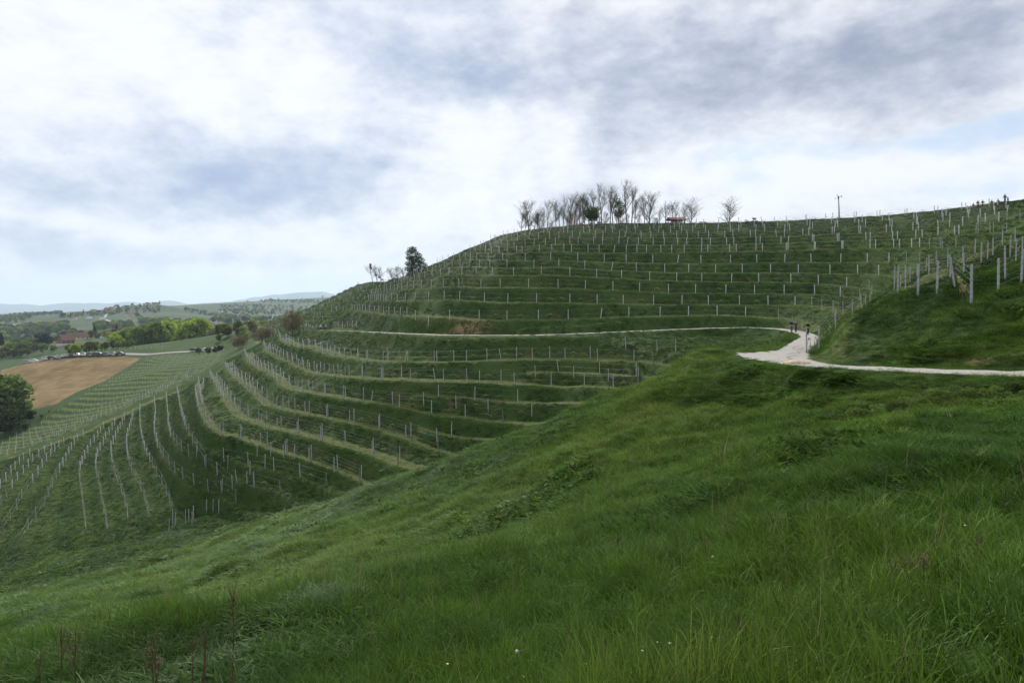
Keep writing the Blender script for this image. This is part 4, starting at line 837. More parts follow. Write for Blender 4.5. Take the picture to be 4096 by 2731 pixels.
# the dark tree of the crest: a tall left tower and a skirt sloping down to the right
def crest_tree():
    r_ = np.random.default_rng(77); P = []
    for cx, cz, ex, ez, n in [(-.6, 11.2, 1.6, 1.1, 500), (-1.6, 9.9, 1.2, .9, 300), (.6, 10.2, 1.1, .8, 220), (-1.2, 8.2, 1.5, .9, 420), (.2, 7.9, 1.6, 1.3, 560), (1.6, 9.0, 1.3, .9, 340), (2.4, 7.3, 1.6, 1.2, 520), (-1.0, 6.2, 1.9, 1.0, 560), (1.0, 6.0, 1.9, 1.3, 640), (3.2, 5.6, 1.7, 1.1, 520), (-1.3, 4.3, 1.7, 1.0, 520), (.6, 4.0, 2.0, 1.3, 700), (2.9, 3.8, 2.2, 1.3, 700), (4.6, 4.4, 1.3, .9, 300), (-1.0, 2.4, 1.5, 1.0, 420), (1.2, 2.2, 2.2, 1.1, 640), (3.6, 2.6, 1.9, 1.0, 480), (5.2, 3.4, .9, .8, 180), (-.8, 1.0, 1.0, .7, 220)]:
        v = r_.normal(size=(n, 3)); v /= np.linalg.norm(v, axis=1)[:, None]; v *= r_.uniform(.5, 1.15, (n, 1)); P.append(v * (ex, 1.6, ez) + (cx, r_.uniform(-.8, .8), cz))
    s = tree_skel(5, 10, .7, 2, r0=.3)
    return skel_mesh('trunk', s, M_TRUNK, lambda l: True, 5, .03), leaf_mesh('crown', np.concatenate(P), CM['dark'], .17, 9)
plant_tree('evergreen_tree', list(zip(TCY, crest_tree())), 1654, 1112, 250, 985, 12.2, 'tall dark green tree on the crest behind the terraces, steep on the left', 'tree', rz=0)
# russet trees where the terraces run out on the left
RB = [leafy(51, 8, 8.6, CM['brown'], 5200, 26, .13, .16), leafy(52, 7, 8.6, CM['brown'], 4600, 24, .13, .12)]
YB = [leafy(53, 7, 6.5, CM['yellow'], 3000, 20, .15, .12)]
for x, yb, yt, d, p, h, lb in [(1170,1340,1240,212,RB[0],8,'round russet budding tree nearest the walkers on the path'), (1050,1372,1292,235,RB[1],7,'wide low russet tree below the walkers on the path'), (955,1398,1336,292,RB[1],7,'smaller russet tree above the white parked car'), (985,1392,1328,335,YB[0],7,'pale yellow budding tree behind the russet trees'), (912,1375,1324,420,YB[0],7,'small straw coloured tree left of the pale yellow tree'), (852,1368,1312,470,RB[0],8,'greyish brown tree at the right end of the wooded knoll'), (820,1372,1325,480,RB[1],7,'second greyish brown tree right of the wooded knoll')]:
    plant_tree('budding_tree', list(zip(TCY, p)), x, yb, d, yt, h, lb, 'tree', wide=1.)
# leafy trees: many of a few kinds, each standing on its own
LT = {}
for nm, args in dict(bright=(61, 10, 9, CM['bright']), bright2=(62, 10, 8, CM['bright']), mid=(63, 10, 9, CM['mid']), mid2=(64, 10, 8, CM['mid']), olive=(65, 9, 8, CM['olive']), brown=(66, 8, 7, CM['brown']), yellow=(67, 9, 8, CM['yellow']), dark=(68, 9, 8, CM['dark'])).items(): LT[nm] = leafy(*args, nl=1100, lumps=15, size=.50)
LT['fir'] = leafy(70, 12, 5, CM['fir'], 900, 12, .42, shape='fir'); LT['poplar'] = leafy(71, 16, 3.4, CM['dark'], 700, 12, .42, shape='poplar')
for p in [(40,1700,262,1505,'mid',1.15,'large green tree at the left edge of the photograph'), (-60,1700,262,1490,'mid2',1.2,'large tree cut by the left edge of the photograph'), (70,1740,258,1600,'mid',1.1,'shaded green tree under the large left tree'), (120,1735,262,1640,'dark',1.1,'dark bush at the foot of the large left tree'), (165,1715,262,1655,'mid2',1.2,'low green bush right of the large left tree'), (20,1770,240,1650,'dark',1.3,'dark green bush at the left edge above the vineyard'), (100,1760,246,1690,'mid',1.2,'low bush between the dark bush and the mown strip'), (195,1680,270,1640,'olive',1.2,'small low bush by the corner of the ploughed field'),
          (795,1418,405,1390,'mid2',1.3,'round roadside bush left of the large dark bush'), (832,1420,400,1388,'olive',1.3,'middle of the roadside bushes, olive green'), (878,1424,395,1380,'dark',1.3,'large dark roadside bush near the white car'), (862,1424,398,1386,'dark',1.2,'dark roadside bush against the largest one'),
          (640,1394,440,1380,'brown',1.2,'brown shrub in front of the wooded knoll, left'), (690,1394,440,1381,'brown',1.2,'brown shrub in front of the wooded knoll, right'),
          (5,1372,560,1338,'fir',1.3,'dark conifer at the left edge beyond the cars'), (378,1328,720,1303,'fir',1.3,'dark conifer behind the long brown-roofed house'), (465,1342,660,1300,'fir',1.4,'tall dark conifer right of the red-roofed barn'), (535,1335,680,1301,'fir',1.5,'dark conifer between the red-roofed barn and the knoll'),
          (178,1372,600,1330,'dark',1.5,'broad dark green tree left of the brick house'), (910,1368,560,1322,'bright',.8,'bright green tree right of the old brown barn'),
          (333,1262,1560,1236,'poplar',1.,'tall poplar on the ridge among the village houses'), (639,1218,1740,1201,'poplar',1.2,'tall poplar on top of the farther village hill'), (617,1222,1740,1211,'fir',1.,'dark fir left of the hilltop poplar'), (787,1290,1300,1266,'poplar',1.,'poplar in the hazy valley beyond the knoll'), (282,1262,1560,1246,'fir',1.,'dark fir at the left of the ridge village'), (252,1262,1560,1250,'dark',1.6,'round dark tree at the left end of the ridge village'), (548,1272,1450,1250,'dark',1.6,'round dark tree on the vineyard hillside'), (1115,1204,2560,1192,'fir',1.,'pointed fir on the far castle hill'), (1090,1206,2560,1197,'fir',1.,'smaller pointed fir on the far castle hill'), (1197,1207,2660,1197,'poplar',1.,'dark pointed tree right on the far ridge'), (1207,1207,2660,1196,'poplar',1.,'rightmost pointed tree on the far ridge')]:
    x, yb, d, yt, kd, wd, lb = p; h0 = 12 if kd == 'fir' else 16 if kd == 'poplar' else {'olive': 9, 'brown': 8, 'yellow': 9, 'dark': 9}.get(kd, 10)
    plant_tree('bush' if 'bush' in lb or 'shrub' in lb else 'tree', list(zip(TCY, LT[kd])), x, yb, d, yt, h0, lb, 'bush' if 'bush' in lb or 'shrub' in lb else 'tree', wide=wd)
def wood(n, xs, ds, kinds, hs, label, group, seed, top=None):
    rd = random.Random(seed)
    for i in range(n):
        x = rd.uniform(*xs); d = rd.uniform(*ds); X = (x - CX) / F * d; zg = ground(X, d)
        h = rd.uniform(*hs)
        if top: h = min(h, (YH - np.interp(x, *zip(*top))) / F * d - zg + rd.uniform(-1.5, .8))
        if h < 2.5: continue
        k = rd.choice(kinds); h0 = {'olive': 9, 'brown': 8, 'yellow': 9, 'dark': 9, 'fir': 12}.get(k, 10)
        o = empty('tree', (X, d, zg - .2), rd.uniform(0, 6.28), label, 'tree', group); s = h / h0; o.scale = (s * rd.uniform(.9, 1.3),) * 2 + (s,)
        for nm, me in zip(TCY, LT[k]): add(nm, me, o)
def brambles():
    src = [leafy(90 + i, 1., 1.3, CM['mid'], 1500, 12, .045, .02) for i in range(3)]
    for i in range(15):
        x = 3420 + i * 52 + random.uniform(-14, 14); d = 19.3 - (x - 3420) / 700 * 1.0 + random.uniform(-.5, .4); X = (x - CX) / F * d
        o = empty('bramble_bush', (X, d, ground(X, d) - .05), random.uniform(0, 6), 'low leafy bramble bush along the lower edge of the near path, right side', 'bush', 'bramble bushes along the near path'); s = random.uniform(.32, .52); o.scale = (s * 1.3, s * 1.3, s)
        for nm, me in zip(TCY, src[i % 3]): add(nm, me, o)
brambles()
wood(120, (440, 875), (420, 740), ['bright', 'bright2', 'bright', 'bright2', 'mid', 'yellow'], (10, 18), 'leafy spring green tree in the wooded knoll beyond the road', 'trees of the wooded knoll', 1, [(430,1328),(500,1314),(560,1302),(640,1280),(700,1264),(750,1257),(790,1264),(830,1282),(880,1325)])
wood(60, (-60, 215), (500, 590), ['olive', 'mid', 'brown', 'bright', 'mid2'], (6, 11), 'mixed olive and brown tree in the wood left of the brick house', 'trees left of the brick house', 2, [(-60,1352),(60,1350),(120,1372),(220,1378)])
wood(34, (215, 570), (364, 400), ['olive', 'bright', 'bright2', 'mid'], (5, 8.5), 'yellowish green tree in the thicket behind the parked cars', 'thicket behind the parked cars', 3, [(215,1388),(300,1372),(420,1364),(470,1362),(570,1362)])
wood(52, (-60, 330), (640, 1010), ['mid', 'bright', 'mid2', 'olive', 'brown'], (8, 13), 'hazy green tree in the valley wood beyond the brick house', 'trees of the valley wood', 4)
wood(62, (880, 1210), (520, 1150), ['bright', 'mid', 'bright2', 'mid2'], (9, 15), 'hazy green tree on the wooded slope right of the knoll', 'trees of the slope right of the knoll', 5)
wood(20, (865, 1020), (350, 480), ['brown', 'yellow', 'olive', 'mid'], (3.5, 6.5), 'small mixed tree on the slope behind the russet trees', 'trees behind the russet trees', 7)
wood(16, (265, 560), (600, 690), ['mid', 'brown', 'yellow', 'bright', 'olive'], (5, 9), 'garden tree among the houses beyond the thicket', 'garden trees among the houses', 6)
# far woods that read as one mass
P_, S_, K_ = [], [], []
rd = random.Random(8)
def patch(n, xs, ds, hh=(8, 13)):
    for _ in range(n):
        x = rd.uniform(*xs); d = rd.uniform(*ds); X = (x - CX) / F * d; P_.append((X, d)); S_.append(rd.uniform(*hh) / 10)
patch(230, (-120, 270), (1030, 1300)); patch(60, (-120, 120), (1500, 1800)); patch(190, (-120, 250), (1800, 3000)); patch(70, (560, 720), (1180, 1330)); patch(70, (850, 1200), (1250, 1500)); patch(230, (880, 1250), (1850, 2350), (5, 10)); patch(60, (380, 520), (1000, 1150)); patch(40, (440, 640), (1560, 1680), (5, 9)); patch(45, (470, 620), (1740, 1800), (4, 8))
patch(70, (240, 480), (1520, 1580), (4, 8)); patch(110, (1040, 1330), (2480, 2700), (5, 9)); patch(90, (730, 1000), (1700, 1800), (5, 8)); patch(160, (0, 1300), (2900, 4200), (7, 12))
P_ = np.array(P_); n = len(P_); fw = []
for i, k in enumerate(('mid', 'bright', 'olive', 'dark', 'mid2')): o_ = bpy.data.objects.new('w%d_crown' % i, LT[k][1]); fw.append(o_)
scatter('far_woods', P_[:, 0], P_[:, 1], height(P_[:, 0], P_[:, 1]) - .5, np.array(S_) * 1.1, np.array(S_), rng.uniform(0, 6, n), np.zeros(n), rng.choice(5, n, p=[.38, .2, .2, .06, .16]), coll('wood crowns', fw), 'distant hedges and woods on the hazy hills')
# ------------------------------------------------------------------ mountains on the horizon
def mountains():
    m = mat_plain('wooded mountain', (.035, .052, .036, 1), 1., .3, .002)
    top = [(-900,1216),(-400,1214),(-150,1208),(0,1212),(40,1214),(75,1212),(120,1220),(150,1219),(185,1222),(230,1211),(265,1208),(310,1211),(365,1216),(410,1208),(440,1212),(470,1207),(510,1204),(545,1206),(580,1209),(625,1206),(665,1198),(690,1203),(712,1206),(740,1217),(780,1213),(830,1208),(890,1206),(940,1201),(985,1191),(1010,1184),(1040,1183),(1080,1174),(1130,1172),(1200,1169),(1245,1164),(1280,1163),(1320,1171),(1345,1177),(1400,1184),(1500,1190),(1700,1200),(2200,1205),(3000,1200),(4200,1210),(5200,1215)]
    near = [(-900,1252),(0,1249),(100,1246),(200,1240),(300,1243),(440,1236),(480,1238),(640,1226),(720,1228),(800,1222),(860,1219),(960,1213),(1050,1206),(1150,1212),(1250,1204),(1340,1205),(1500,1215),(1800,1225),(3000,1230),(5200,1240)]
    for nm, prof, d0, w0, sd in (('mountain_range', top, 12800, 1500, 3), ('low_mountain_range', near, 9300, 900, 4)):
        xs = np.arange(-900, 5200, 6.); yt = np.interp(xs, *zip(*prof)) + vnoise(xs / 26, xs * 0, sd) * 1.3 + vnoise(xs / 9, xs * 0, sd + 1) * .5
        q = np.linspace(-1, 1, 25); XX, QQ = np.meshgrid(xs, q, indexing='ij'); d = d0 + QQ * w0 + 260 * vnoise(XX / 80, XX * 0, sd + 5)
        H = (YH - yt[:, None]) / F * d0 + 60; prof_ = np.cos(QQ * math.pi / 2) ** 1.1
        Z = H * prof_ * (1 + .22 * vnoise(XX / 30, QQ * 4, sd + 7) * (1 - prof_)) - 75; U = (XX - CX) / F
        V = np.stack([U * d0, d, Z], -1).reshape(-1, 3); idx = np.arange(XX.size).reshape(XX.shape)
        Fq = np.stack([idx[:-1, :-1], idx[1:, :-1], idx[1:, 1:], idx[:-1, 1:]], -1).reshape(-1, 4)
        tag(add(nm, mesh_from(nm, V, Fq, [m], True)), kind='structure')
mountains()
# ------------------------------------------------------------------ the air
def haze():
    m = bpy.data.materials.new('haze'); m.use_nodes = True; g = NG(m.node_tree); g.n.clear()
    v = g.node('ShaderNodeVolumePrincipled'); v.inputs['Color'].default_value = (.68, .84, 1, 1); v.inputs['Density'].default_value = HAZE; v.inputs['Anisotropy'].default_value = .3
    o = g.node('ShaderNodeOutputMaterial'); g.l.new(v.outputs[0], o.inputs['Volume'])
    b = MB().box((0, 0, 120), (32000, 32000, 620)); tag(b.build('haze', m), 'thin blue haze in the air', 'haze', kind='stuff')
HAZE = 8e-5
haze()
# ------------------------------------------------------------------ houses
PL = lambda n, c, **k: mat_plain(n, c + (1,), **k)
M_WALLS = dict(white=PL('white render', (.62, .61, .58), var=.1, scale=1.), brick=PL('red brick', (.20, .085, .06), var=.25, scale=9.), cream=PL('cream render', (.52, .42, .28), var=.12, scale=1.), grey=PL('grey render', (.33, .34, .35), var=.15, scale=1.), wood=PL('old boards', (.12, .075, .05), var=.3, scale=4.))
M_ROOFS = dict(red=PL('red tiles', (.24, .085, .06), var=.2, scale=6.), brown=PL('brown tiles', (.15, .085, .065), var=.2, scale=6.), orange=PL('orange tiles', (.30, .12, .075), var=.2, scale=6.), dark=PL('dark slate', (.06, .06, .065), var=.2, scale=6.), grey=PL('grey sheet', (.35, .36, .37), var=.1))
M_GLASS = PL('window glass', (.03, .035, .04), rough=.15, spec=.6, var=.1); M_DOOR = PL('brown door', (.10, .06, .035)); M_STONE = PL('pale plinth', (.55, .53, .48))
M_FRAME = PL('white window frame', (.6, .6, .58), var=.05)
def house(x, y, d, w, dp, h, wall, roof, label, rz=0., rise=.42, win=3, storeys=1, plinth=False, chim=True, name='house', z=None):
    X, Y, _ = to3(x, y, d); zg = ground(X, Y) if z is None else z
    o = empty(name, (X, Y, zg), rz, label, 'house'); fl = 1.1 if plinth else 0
    MB().box((0, 0, (h + fl) / 2 - .5 + .0), (w, dp, h + fl + 1)).build('wall', M_WALLS[wall], o)
    if plinth: MB().box((0, 0, fl / 2 - .6), (w + .06, dp + .06, fl + 1.2)).build('plinth', M_STONE, o)
    rh = dp * rise; e = .45; H = h + fl
    gm = MB(); gm.prism([(-dp / 2, H), (dp / 2, H), (0, H + rh)], -w / 2 + .01, w / 2 - .01); gm.build('gable', M_WALLS[wall], o)
    for s in (-1, 1):
        t = .18; gm = MB(); gm.prism([(s * (dp / 2 + e), H - e * rh * 2 / dp), (0, H + rh), (0, H + rh + t), (s * (dp / 2 + e), H - e * rh * 2 / dp + t)], -w / 2 - e, w / 2 + e); r_ = gm.build('roof', M_ROOFS[roof], o)
    if chim: MB().box((w * .18, dp * .12, H + rh * .95), (.6, .6, 1.5)).build('chimney', M_WALLS['brick'], r_)
    for st in range(storeys):
        zc = fl + 1.5 + st * 2.7
        for side in (-1, 1):
            for i in range(win):
                xx = (i - (win - 1) / 2) * w / (win + .3); f = MB().box((xx, side * (dp / 2 + .02), zc), (1.25, .10, 1.35)).build('window', M_FRAME, o); MB().box((xx, side * (dp / 2 + .06), zc), (1.0, .06, 1.1)).build('pane', M_GLASS, f)
        for side in (-1, 1):
            for i in range(2 if dp > 6 else 1):
                yy = (i - .5) * dp * .45 if dp > 6 else 0; f = MB().box((side * (w / 2 + .02), yy, zc), (.10, 1.25, 1.35)).build('window', M_FRAME, o); MB().box((side * (w / 2 + .06), yy, zc), (.06, 1.0, 1.1)).build('pane', M_GLASS, f)
    MB().box((w * .36, -dp / 2 - .04, fl + 1.02), (1., .08, 2.05)).build('door', M_DOOR, o)
    return o
house(262, 1372, 560, 9.5, 9, 2.9, 'brick', 'brown', 'two storey red brick house with brown roof and pale basement beyond the parked cars', R(62), .5, 2, 1, True)
house(286, 1336, 650, 9, 8, 3.2, 'white', 'orange', 'small white gabled house with orange roof behind the brick house', R(70), .5, 2)
house(333, 1340, 620, 16, 8, 2.6, 'cream', 'brown', 'long low house with weathered brown roof right of the brick house', R(4), .45, 4)
house(434, 1347, 650, 12, 7.5, 2.8, 'white', 'red', 'white barn with bright red roof left of the tall conifer', R(-6), .4, 3)
house(884, 1374, 480, 7, 5.5, 2.2, 'wood', 'brown', 'old brown barn among the trees right of the knoll', R(40), .5, 1, chim=False)
FH = [(50,1306,1330,16,8,'brick','grey','long red shed with grey roof, leftmost on the far slope'),(100,1300,1350,8,7,'white','brown','small white house right of the long red shed'),(127,1297,1350,10,8,'cream','red','cream house with red roof on the far left slope'),(190,1293,1350,9,7,'brick','brown','low brick house by the small fir on the far slope'),(204,1292,1360,9,8,'brick','orange','orange brick house left of the broad white house'),(256,1288,1370,13,9,'white','red','broad white house with red roof in mid far slope'),(300,1274,1460,9,8,'white','orange','white house with orange roof under the ridge poplar'),(360,1283,1420,11,9,'grey','grey','grey house with pale roof left of the far road'),(410,1288,1400,10,7,'white','grey','pale house beside the bend of the far road'),(510,1275,1500,10,8,'white','brown','white house with brown roof alone in the far vineyards'),(524,1279,1480,8,6,'cream','orange','small outbuilding beside the lone vineyard house'),(304,1257,1570,10,8,'white','brown','ridge house left of the poplar'),(314,1258,1575,9,8,'cream','red','ridge house just left of the poplar'),(375,1257,1600,14,8,'white','red','long ridge house right of the poplar'),(430,1250,1620,13,8,'brick','orange','large orange house on the ridge'),(446,1250,1625,9,8,'cream','orange','right ridge house beside the white tower'),(590,1236,1700,9,7,'white','brown','left house below the hilltop village trees'),(615,1234,1700,9,7,'cream','red','middle house below the hilltop village trees'),(629,1235,1705,9,7,'white','orange','right house below the hilltop village trees'),(640,1302,1120,8,7,'white','dark','white house with dark roof just behind the knoll'),(620,1311,1100,9,6,'white','grey','low white building left of the knoll top'),(744,1237,1880,11,8,'white','brown','house among trees on the right ridge'),(850,1253,1730,24,11,'brick','brown','very large red barn on the far hillside'),(832,1254,1720,9,7,'white','grey','small white annex left of the very large red barn'),(890,1248,1800,11,8,'white','dark','white house right of the very large red barn'),(883,1240,1900,10,8,'white','brown','white house above the very large red barn'),(912,1236,2000,12,8,'cream','brown','cream house right on the upper village street'),(938,1229,2080,12,8,'cream','orange','orange roofed house at the top of the village street'),(973,1252,1700,10,8,'brick','red','lone red house on the wooded slope'),(932,1264,1450,12,9,'white','dark','white chalet with steep dark roof beyond the woods'),(851,1282,1330,14,9,'white','brown','white house with brown roof beyond the knoll'),(866,1283,1340,10,8,'cream','brown','house next to the white one beyond the knoll'),(815,1288,1320,10,8,'brick','orange','orange roofed house beyond the knoll'),(772,1286,1320,9,8,'cream','orange','orange roofed house by the valley poplar'),(1226,1262,1500,24,9,'white','grey','long white building under the hill edge on the right'),(1100,1254,1600,12,8,'white','grey','low pale building in the far trees'),(1068,1206,2550,14,8,'cream','brown','left wing of the castle on the far hill'),(1185,1208,2640,14,8,'white','red','white house on the far ridge'),(1010,1213,2400,9,7,'cream','orange','house on the far ridge shoulder'),(1040,1210,2480,10,8,'white','brown','house left of the castle on the far hill')]
for i, (x, y, d, w, dp, wl, rf, lb) in enumerate(FH): house(x, y, d, w, dp, 3.4, wl, rf, lb, R(random.uniform(-30, 30)), .45, 2, 1, chim=False)
o = empty('tower', (*to3(463, 1250, 1620)[:2], ground(*to3(463, 1250, 1620)[:2])), 0, 'small white tower beside the ridge houses', 'tower'); MB().box((0, 0, 4), (4, 4, 10)).build('shaft', M_WALLS['white'], o); MB().prism([(-2.3, 9), (2.3, 9), (0, 12)], -2.3, 2.3).build('roof', M_ROOFS['brown'], o)
# ------------------------------------------------------------------ roads
M_ROAD = PL('pale road', (.24, .235, .22), var=.12, scale=.5)
def ribbon(name, pts, w, mat, lift=.1, step=3.):
    P = np.array([to3(*p)[:2] for p in pts]); P = resample(P, step) if len(P) > 1 else P; d = np.gradient(P, axis=0); d /= np.linalg.norm(d, axis=1)[:, None] + 1e-9; nr = np.c_[d[:, 1], -d[:, 0]]
    X = np.stack([P[:, 0] + nr[:, 0] * w * c for c in (-.5, 0, .5)], 1); Y = np.stack([P[:, 1] + nr[:, 1] * w * c for c in (-.5, 0, .5)], 1); Z = height(X, Y); Z = Z + lift
    idx = np.arange(X.size).reshape(X.shape); Fq = np.stack([idx[:-1, :-1], idx[:-1, 1:], idx[1:, 1:], idx[1:, :-1]], -1).reshape(-1, 4)
    return tag(add(name, mesh_from(name, np.stack([X, Y, Z], -1).reshape(-1, 3), Fq, [mat], True)), kind='structure')
ribbon('road', [(-60,1448,475),(100,1438,468),(200,1426,458),(300,1415,452),(420,1413,448),(500,1417,444),(606,1417,436),(700,1412,434),(790,1408,432),(900,1404,432),(980,1403,430),(1030,1400,425)], 3.2, M_ROAD, .07)
ribbon('far_road', [(436,1262,1590),(422,1275,1500),(415,1285,1430),(440,1291,1360),(480,1300,1290),(500,1306,1240)], 5, M_ROAD, 1.2, 12.)
# ------------------------------------------------------------------ cars
M_TYRE = PL('tyre rubber', (.018, .018, .018), rough=.9); M_RIM = PL('wheel rim', (.35, .35, .36), rough=.35, metal=.7); M_LAMP = PL('lamp glass', (.5, .5, .48), rough=.2); M_RED = PL('tail lamp', (.35, .02, .02), rough=.3)
def paint(n, c):
    m = mat_plain(n, c + (1,), .28, .04, 3., .5); m.node_tree.nodes['Principled BSDF'].inputs['Coat Weight'].default_value = .6; return m
PAINT = dict(white=paint('white paint', (.72, .73, .74)), silver=paint('silver paint', (.38, .39, .41)), dark=paint('dark paint', (.022, .025, .032)), green=paint('grey green paint', (.10, .13, .12)), beige=paint('pale grey paint', (.45, .45, .42)), blue=paint('dark blue paint', (.03, .04, .07)))
def car_meshes(L=4.3, W=1.74, H=1.46, hatch=True):
    hw = W / 2; l = L / 2
    low = [(-l, .34), (-l + .02, .62), (-l + .10, .86), (-l + .95, .98), (l - .35 if hatch else l - .9, 1.0), (l - .04, .92), (l, .6), (l - .04, .32)]
    bm = bmesh.new()
    def loft(prof, ws, target):
        rings = []
        for sgn, k in ((-1, 1), (-1, 0), (1, 0), (1, 1)):
            pass
        n = len(prof); R_ = []
        for yy, ins in ws: R_.append([target.verts.new((x * (1 - ins * .02), yy, z if z > .5 else z)) for x, z in prof])
        for a, b in zip(R_[:-1], R_[1:]):
            for j in range(n): target.faces.new((a[j], a[(j + 1) % n], b[(j + 1) % n], b[j]))
        target.faces.new(R_[0][::-1]); target.faces.new(R_[-1])
    loft(low, [(-hw, 3), (-hw + .08, 1), (0, 0), (hw - .08, 1), (hw, 3)], bm)
    roof = [(-l + 1.55, H - .09), (-l + 1.85, H), (l - (.75 if hatch else 1.35), H - .01), (l - (.5 if hatch else 1.2), H - .12)]
    rp = roof + [(x, z - .05) for x, z in roof[::-1]]
    loft(rp, [(-hw + .20, 0), (0, 0), (hw - .20, 0)], bm)
    for sy in (-1, 1):
        for (x0, x1) in ((-l + .98, -l + 1.6), (l - (.30 if hatch else .92), l - (.62 if hatch else 1.25)), (-.05, -.05)):
            bmesh.ops.create_cube(bm, size=1, matrix=Matrix.Translation(((x0 + x1) / 2, sy * (hw - .13), 1.2)) @ Matrix.Rotation(math.atan2(x1 - x0, .42), 4, 'Y') @ Matrix.Diagonal((.09, .05, .60, 1)))
    bmesh.ops.recalc_face_normals(bm, faces=bm.faces); body = bpy.data.meshes.new('body'); bm.to_mesh(body); bm.free()
    bm = bmesh.new(); gl_ = [(-l + .98, .96), (-l + 1.62, H - .06), (l - (.56 if hatch else 1.22), H - .07), (l - (.28 if hatch else .88), .98)]
    R_ = [[bm.verts.new((x, y * (hw - (.06 if z < 1.1 else .21)), z)) for x, z in gl_] for y in (-1, 1)]
    for j in range(4): bm.faces.new((R_[0][j], R_[0][(j + 1) % 4], R_[1][(j + 1) % 4], R_[1][j]))
    bm.faces.new(R_[0][::-1]); bm.faces.new(R_[1]); glass = bpy.data.meshes.new('windows'); bm.to_mesh(glass); bm.free(); glass.materials.append(M_GLASS)
    ty = MB().torus((0, 0, 0), .23, .095, n=16, m=6).mesh('tyre', M_TYRE); ri = MB(); ri.tube([(0, -.07, 0), (0, .07, 0)], .19, 10); ri = ri.mesh('rim', M_RIM)
    return body, glass, ty, ri, l, hw
CARS = {True: car_meshes(), False: car_meshes(4.6, 1.76, 1.42, False)}
def car(x, y, d, col, label, rz, hatch=True, group='cars parked along the field road'):
    X, Y, _ = to3(x, y, d); b, gl_, ty, ri, l, hw = CARS[hatch]; o = empty('parked_car', (X, Y, ground(X, Y) + .16), rz, label, 'car', group)
    q = add('body', b, o)
    if not b.materials: b.materials.append(PAINT['white'])
    q.material_slots[0].link = 'OBJECT'; q.material_slots[0].material = PAINT[col]
    add('windows', gl_, o)
    for sx in (-1, 1):
        for sy in (-1, 1): w = add('wheel', ty, o, (sx * (l - .82), sy * (hw - .10), .325)); add('rim', ri, w)
    for sy in (-1, 1): MB().box((-l + .03, sy * (hw - .3), .72), (.10, .34, .16)).build('headlight', M_LAMP, o); MB().box((l - .02, sy * (hw - .22), .80), (.08, .28, .2)).build('tail_light', M_RED, o)
for x, y, col, hb, lb in [(107,1437,'silver',1,'grey car farthest left, half hidden at the wood edge'),(135,1436,'white',1,'pale car second from the far left by the wood'),(185,1429,'white',1,'white car alone left of the bend of the parked row'),(208,1425,'dark',1,'dark car with bright windscreen left of the white trio'),(237,1421,'white',1,'small white car, first of the white trio'),(249,1419,'silver',0,'low silver car, second of the white trio'),(263,1418,'white',1,'white van-like car, third of the white trio'),(278,1417,'beige',0,'pale grey saloon in front of the dark car'),(294,1416,'dark',1,'dark car squeezed behind the beige saloon'),(309,1415,'beige',0,'beige saloon beside the standing people'),(337,1414,'white',1,'white hatchback beside the standing people'),(362,1414,'green',1,'grey green hatchback above the ploughed field'),(384,1413,'blue',1,'dark blue car behind the black saloon'),(395,1415,'dark',0,'black saloon above the top of the ploughed field'),(426,1416,'green',1,'grey green car left of the silver one'),(453,1417,'silver',0,'silver car second from the right end of the row'),(481,1418,'dark',0,'black saloon at the right end of the long row'),(777,1408,'blue',1,'dark car left of the roadside bushes'),(816,1405,'white',1,'white car half hidden behind the left bush'),(845,1404,'white',0,'white car half hidden behind the middle bush'),(975,1403,'white',1,'white car parked where the terraces meet the road')]:
    dd = 2.6 / .52 * 0 + float(np.interp(x, [100, 200, 300, 420, 500, 606, 700, 790, 900, 980], [468, 458, 452, 448, 444, 436, 434, 432, 432, 430]))
    car(x, y, dd - (4.5 if x < 600 else 0), col, lb, math.pi + random.uniform(-.15, .1) + (0.25 if x < 260 else 0), bool(hb))
# ------------------------------------------------------------------ people
SK = PL('skin', (.42, .25, .18), var=.08); CL = {}
def cloth(n, c):
    if n not in CL: CL[n] = mat_plain(n, c + (1,), .9, .12, 20.)
    return CL[n]
def skinned(name, chains, mat, parent, sub=1):
    me = bpy.data.meshes.new(name); V, E, Rr = [], [], []
    key = {}
    for ch in chains:
        prev = None
        for (x, y, z, r) in ch:
            k = (round(x, 3), round(y, 3), round(z, 3))
            if k not in key: key[k] = len(V); V.append((x, y, z)); Rr.append(r)
            if prev is not None: E.append((prev, key[k]))
            prev = key[k]
    me.from_pydata(V, E, []); me.materials.append(mat); o = add(name, me, parent)
    md = o.modifiers.new('skin', 'SKIN'); md.use_smooth_shade = True
    for i, r in enumerate(Rr): q = me.skin_vertices[0].data[i]; q.radius = (r * 1.18, r * 1.05)
    me.skin_vertices[0].data[0].use_root = True
    if sub: s = o.modifiers.new('sub', 'SUBSURF'); s.levels = sub; s.render_levels = sub
    return o
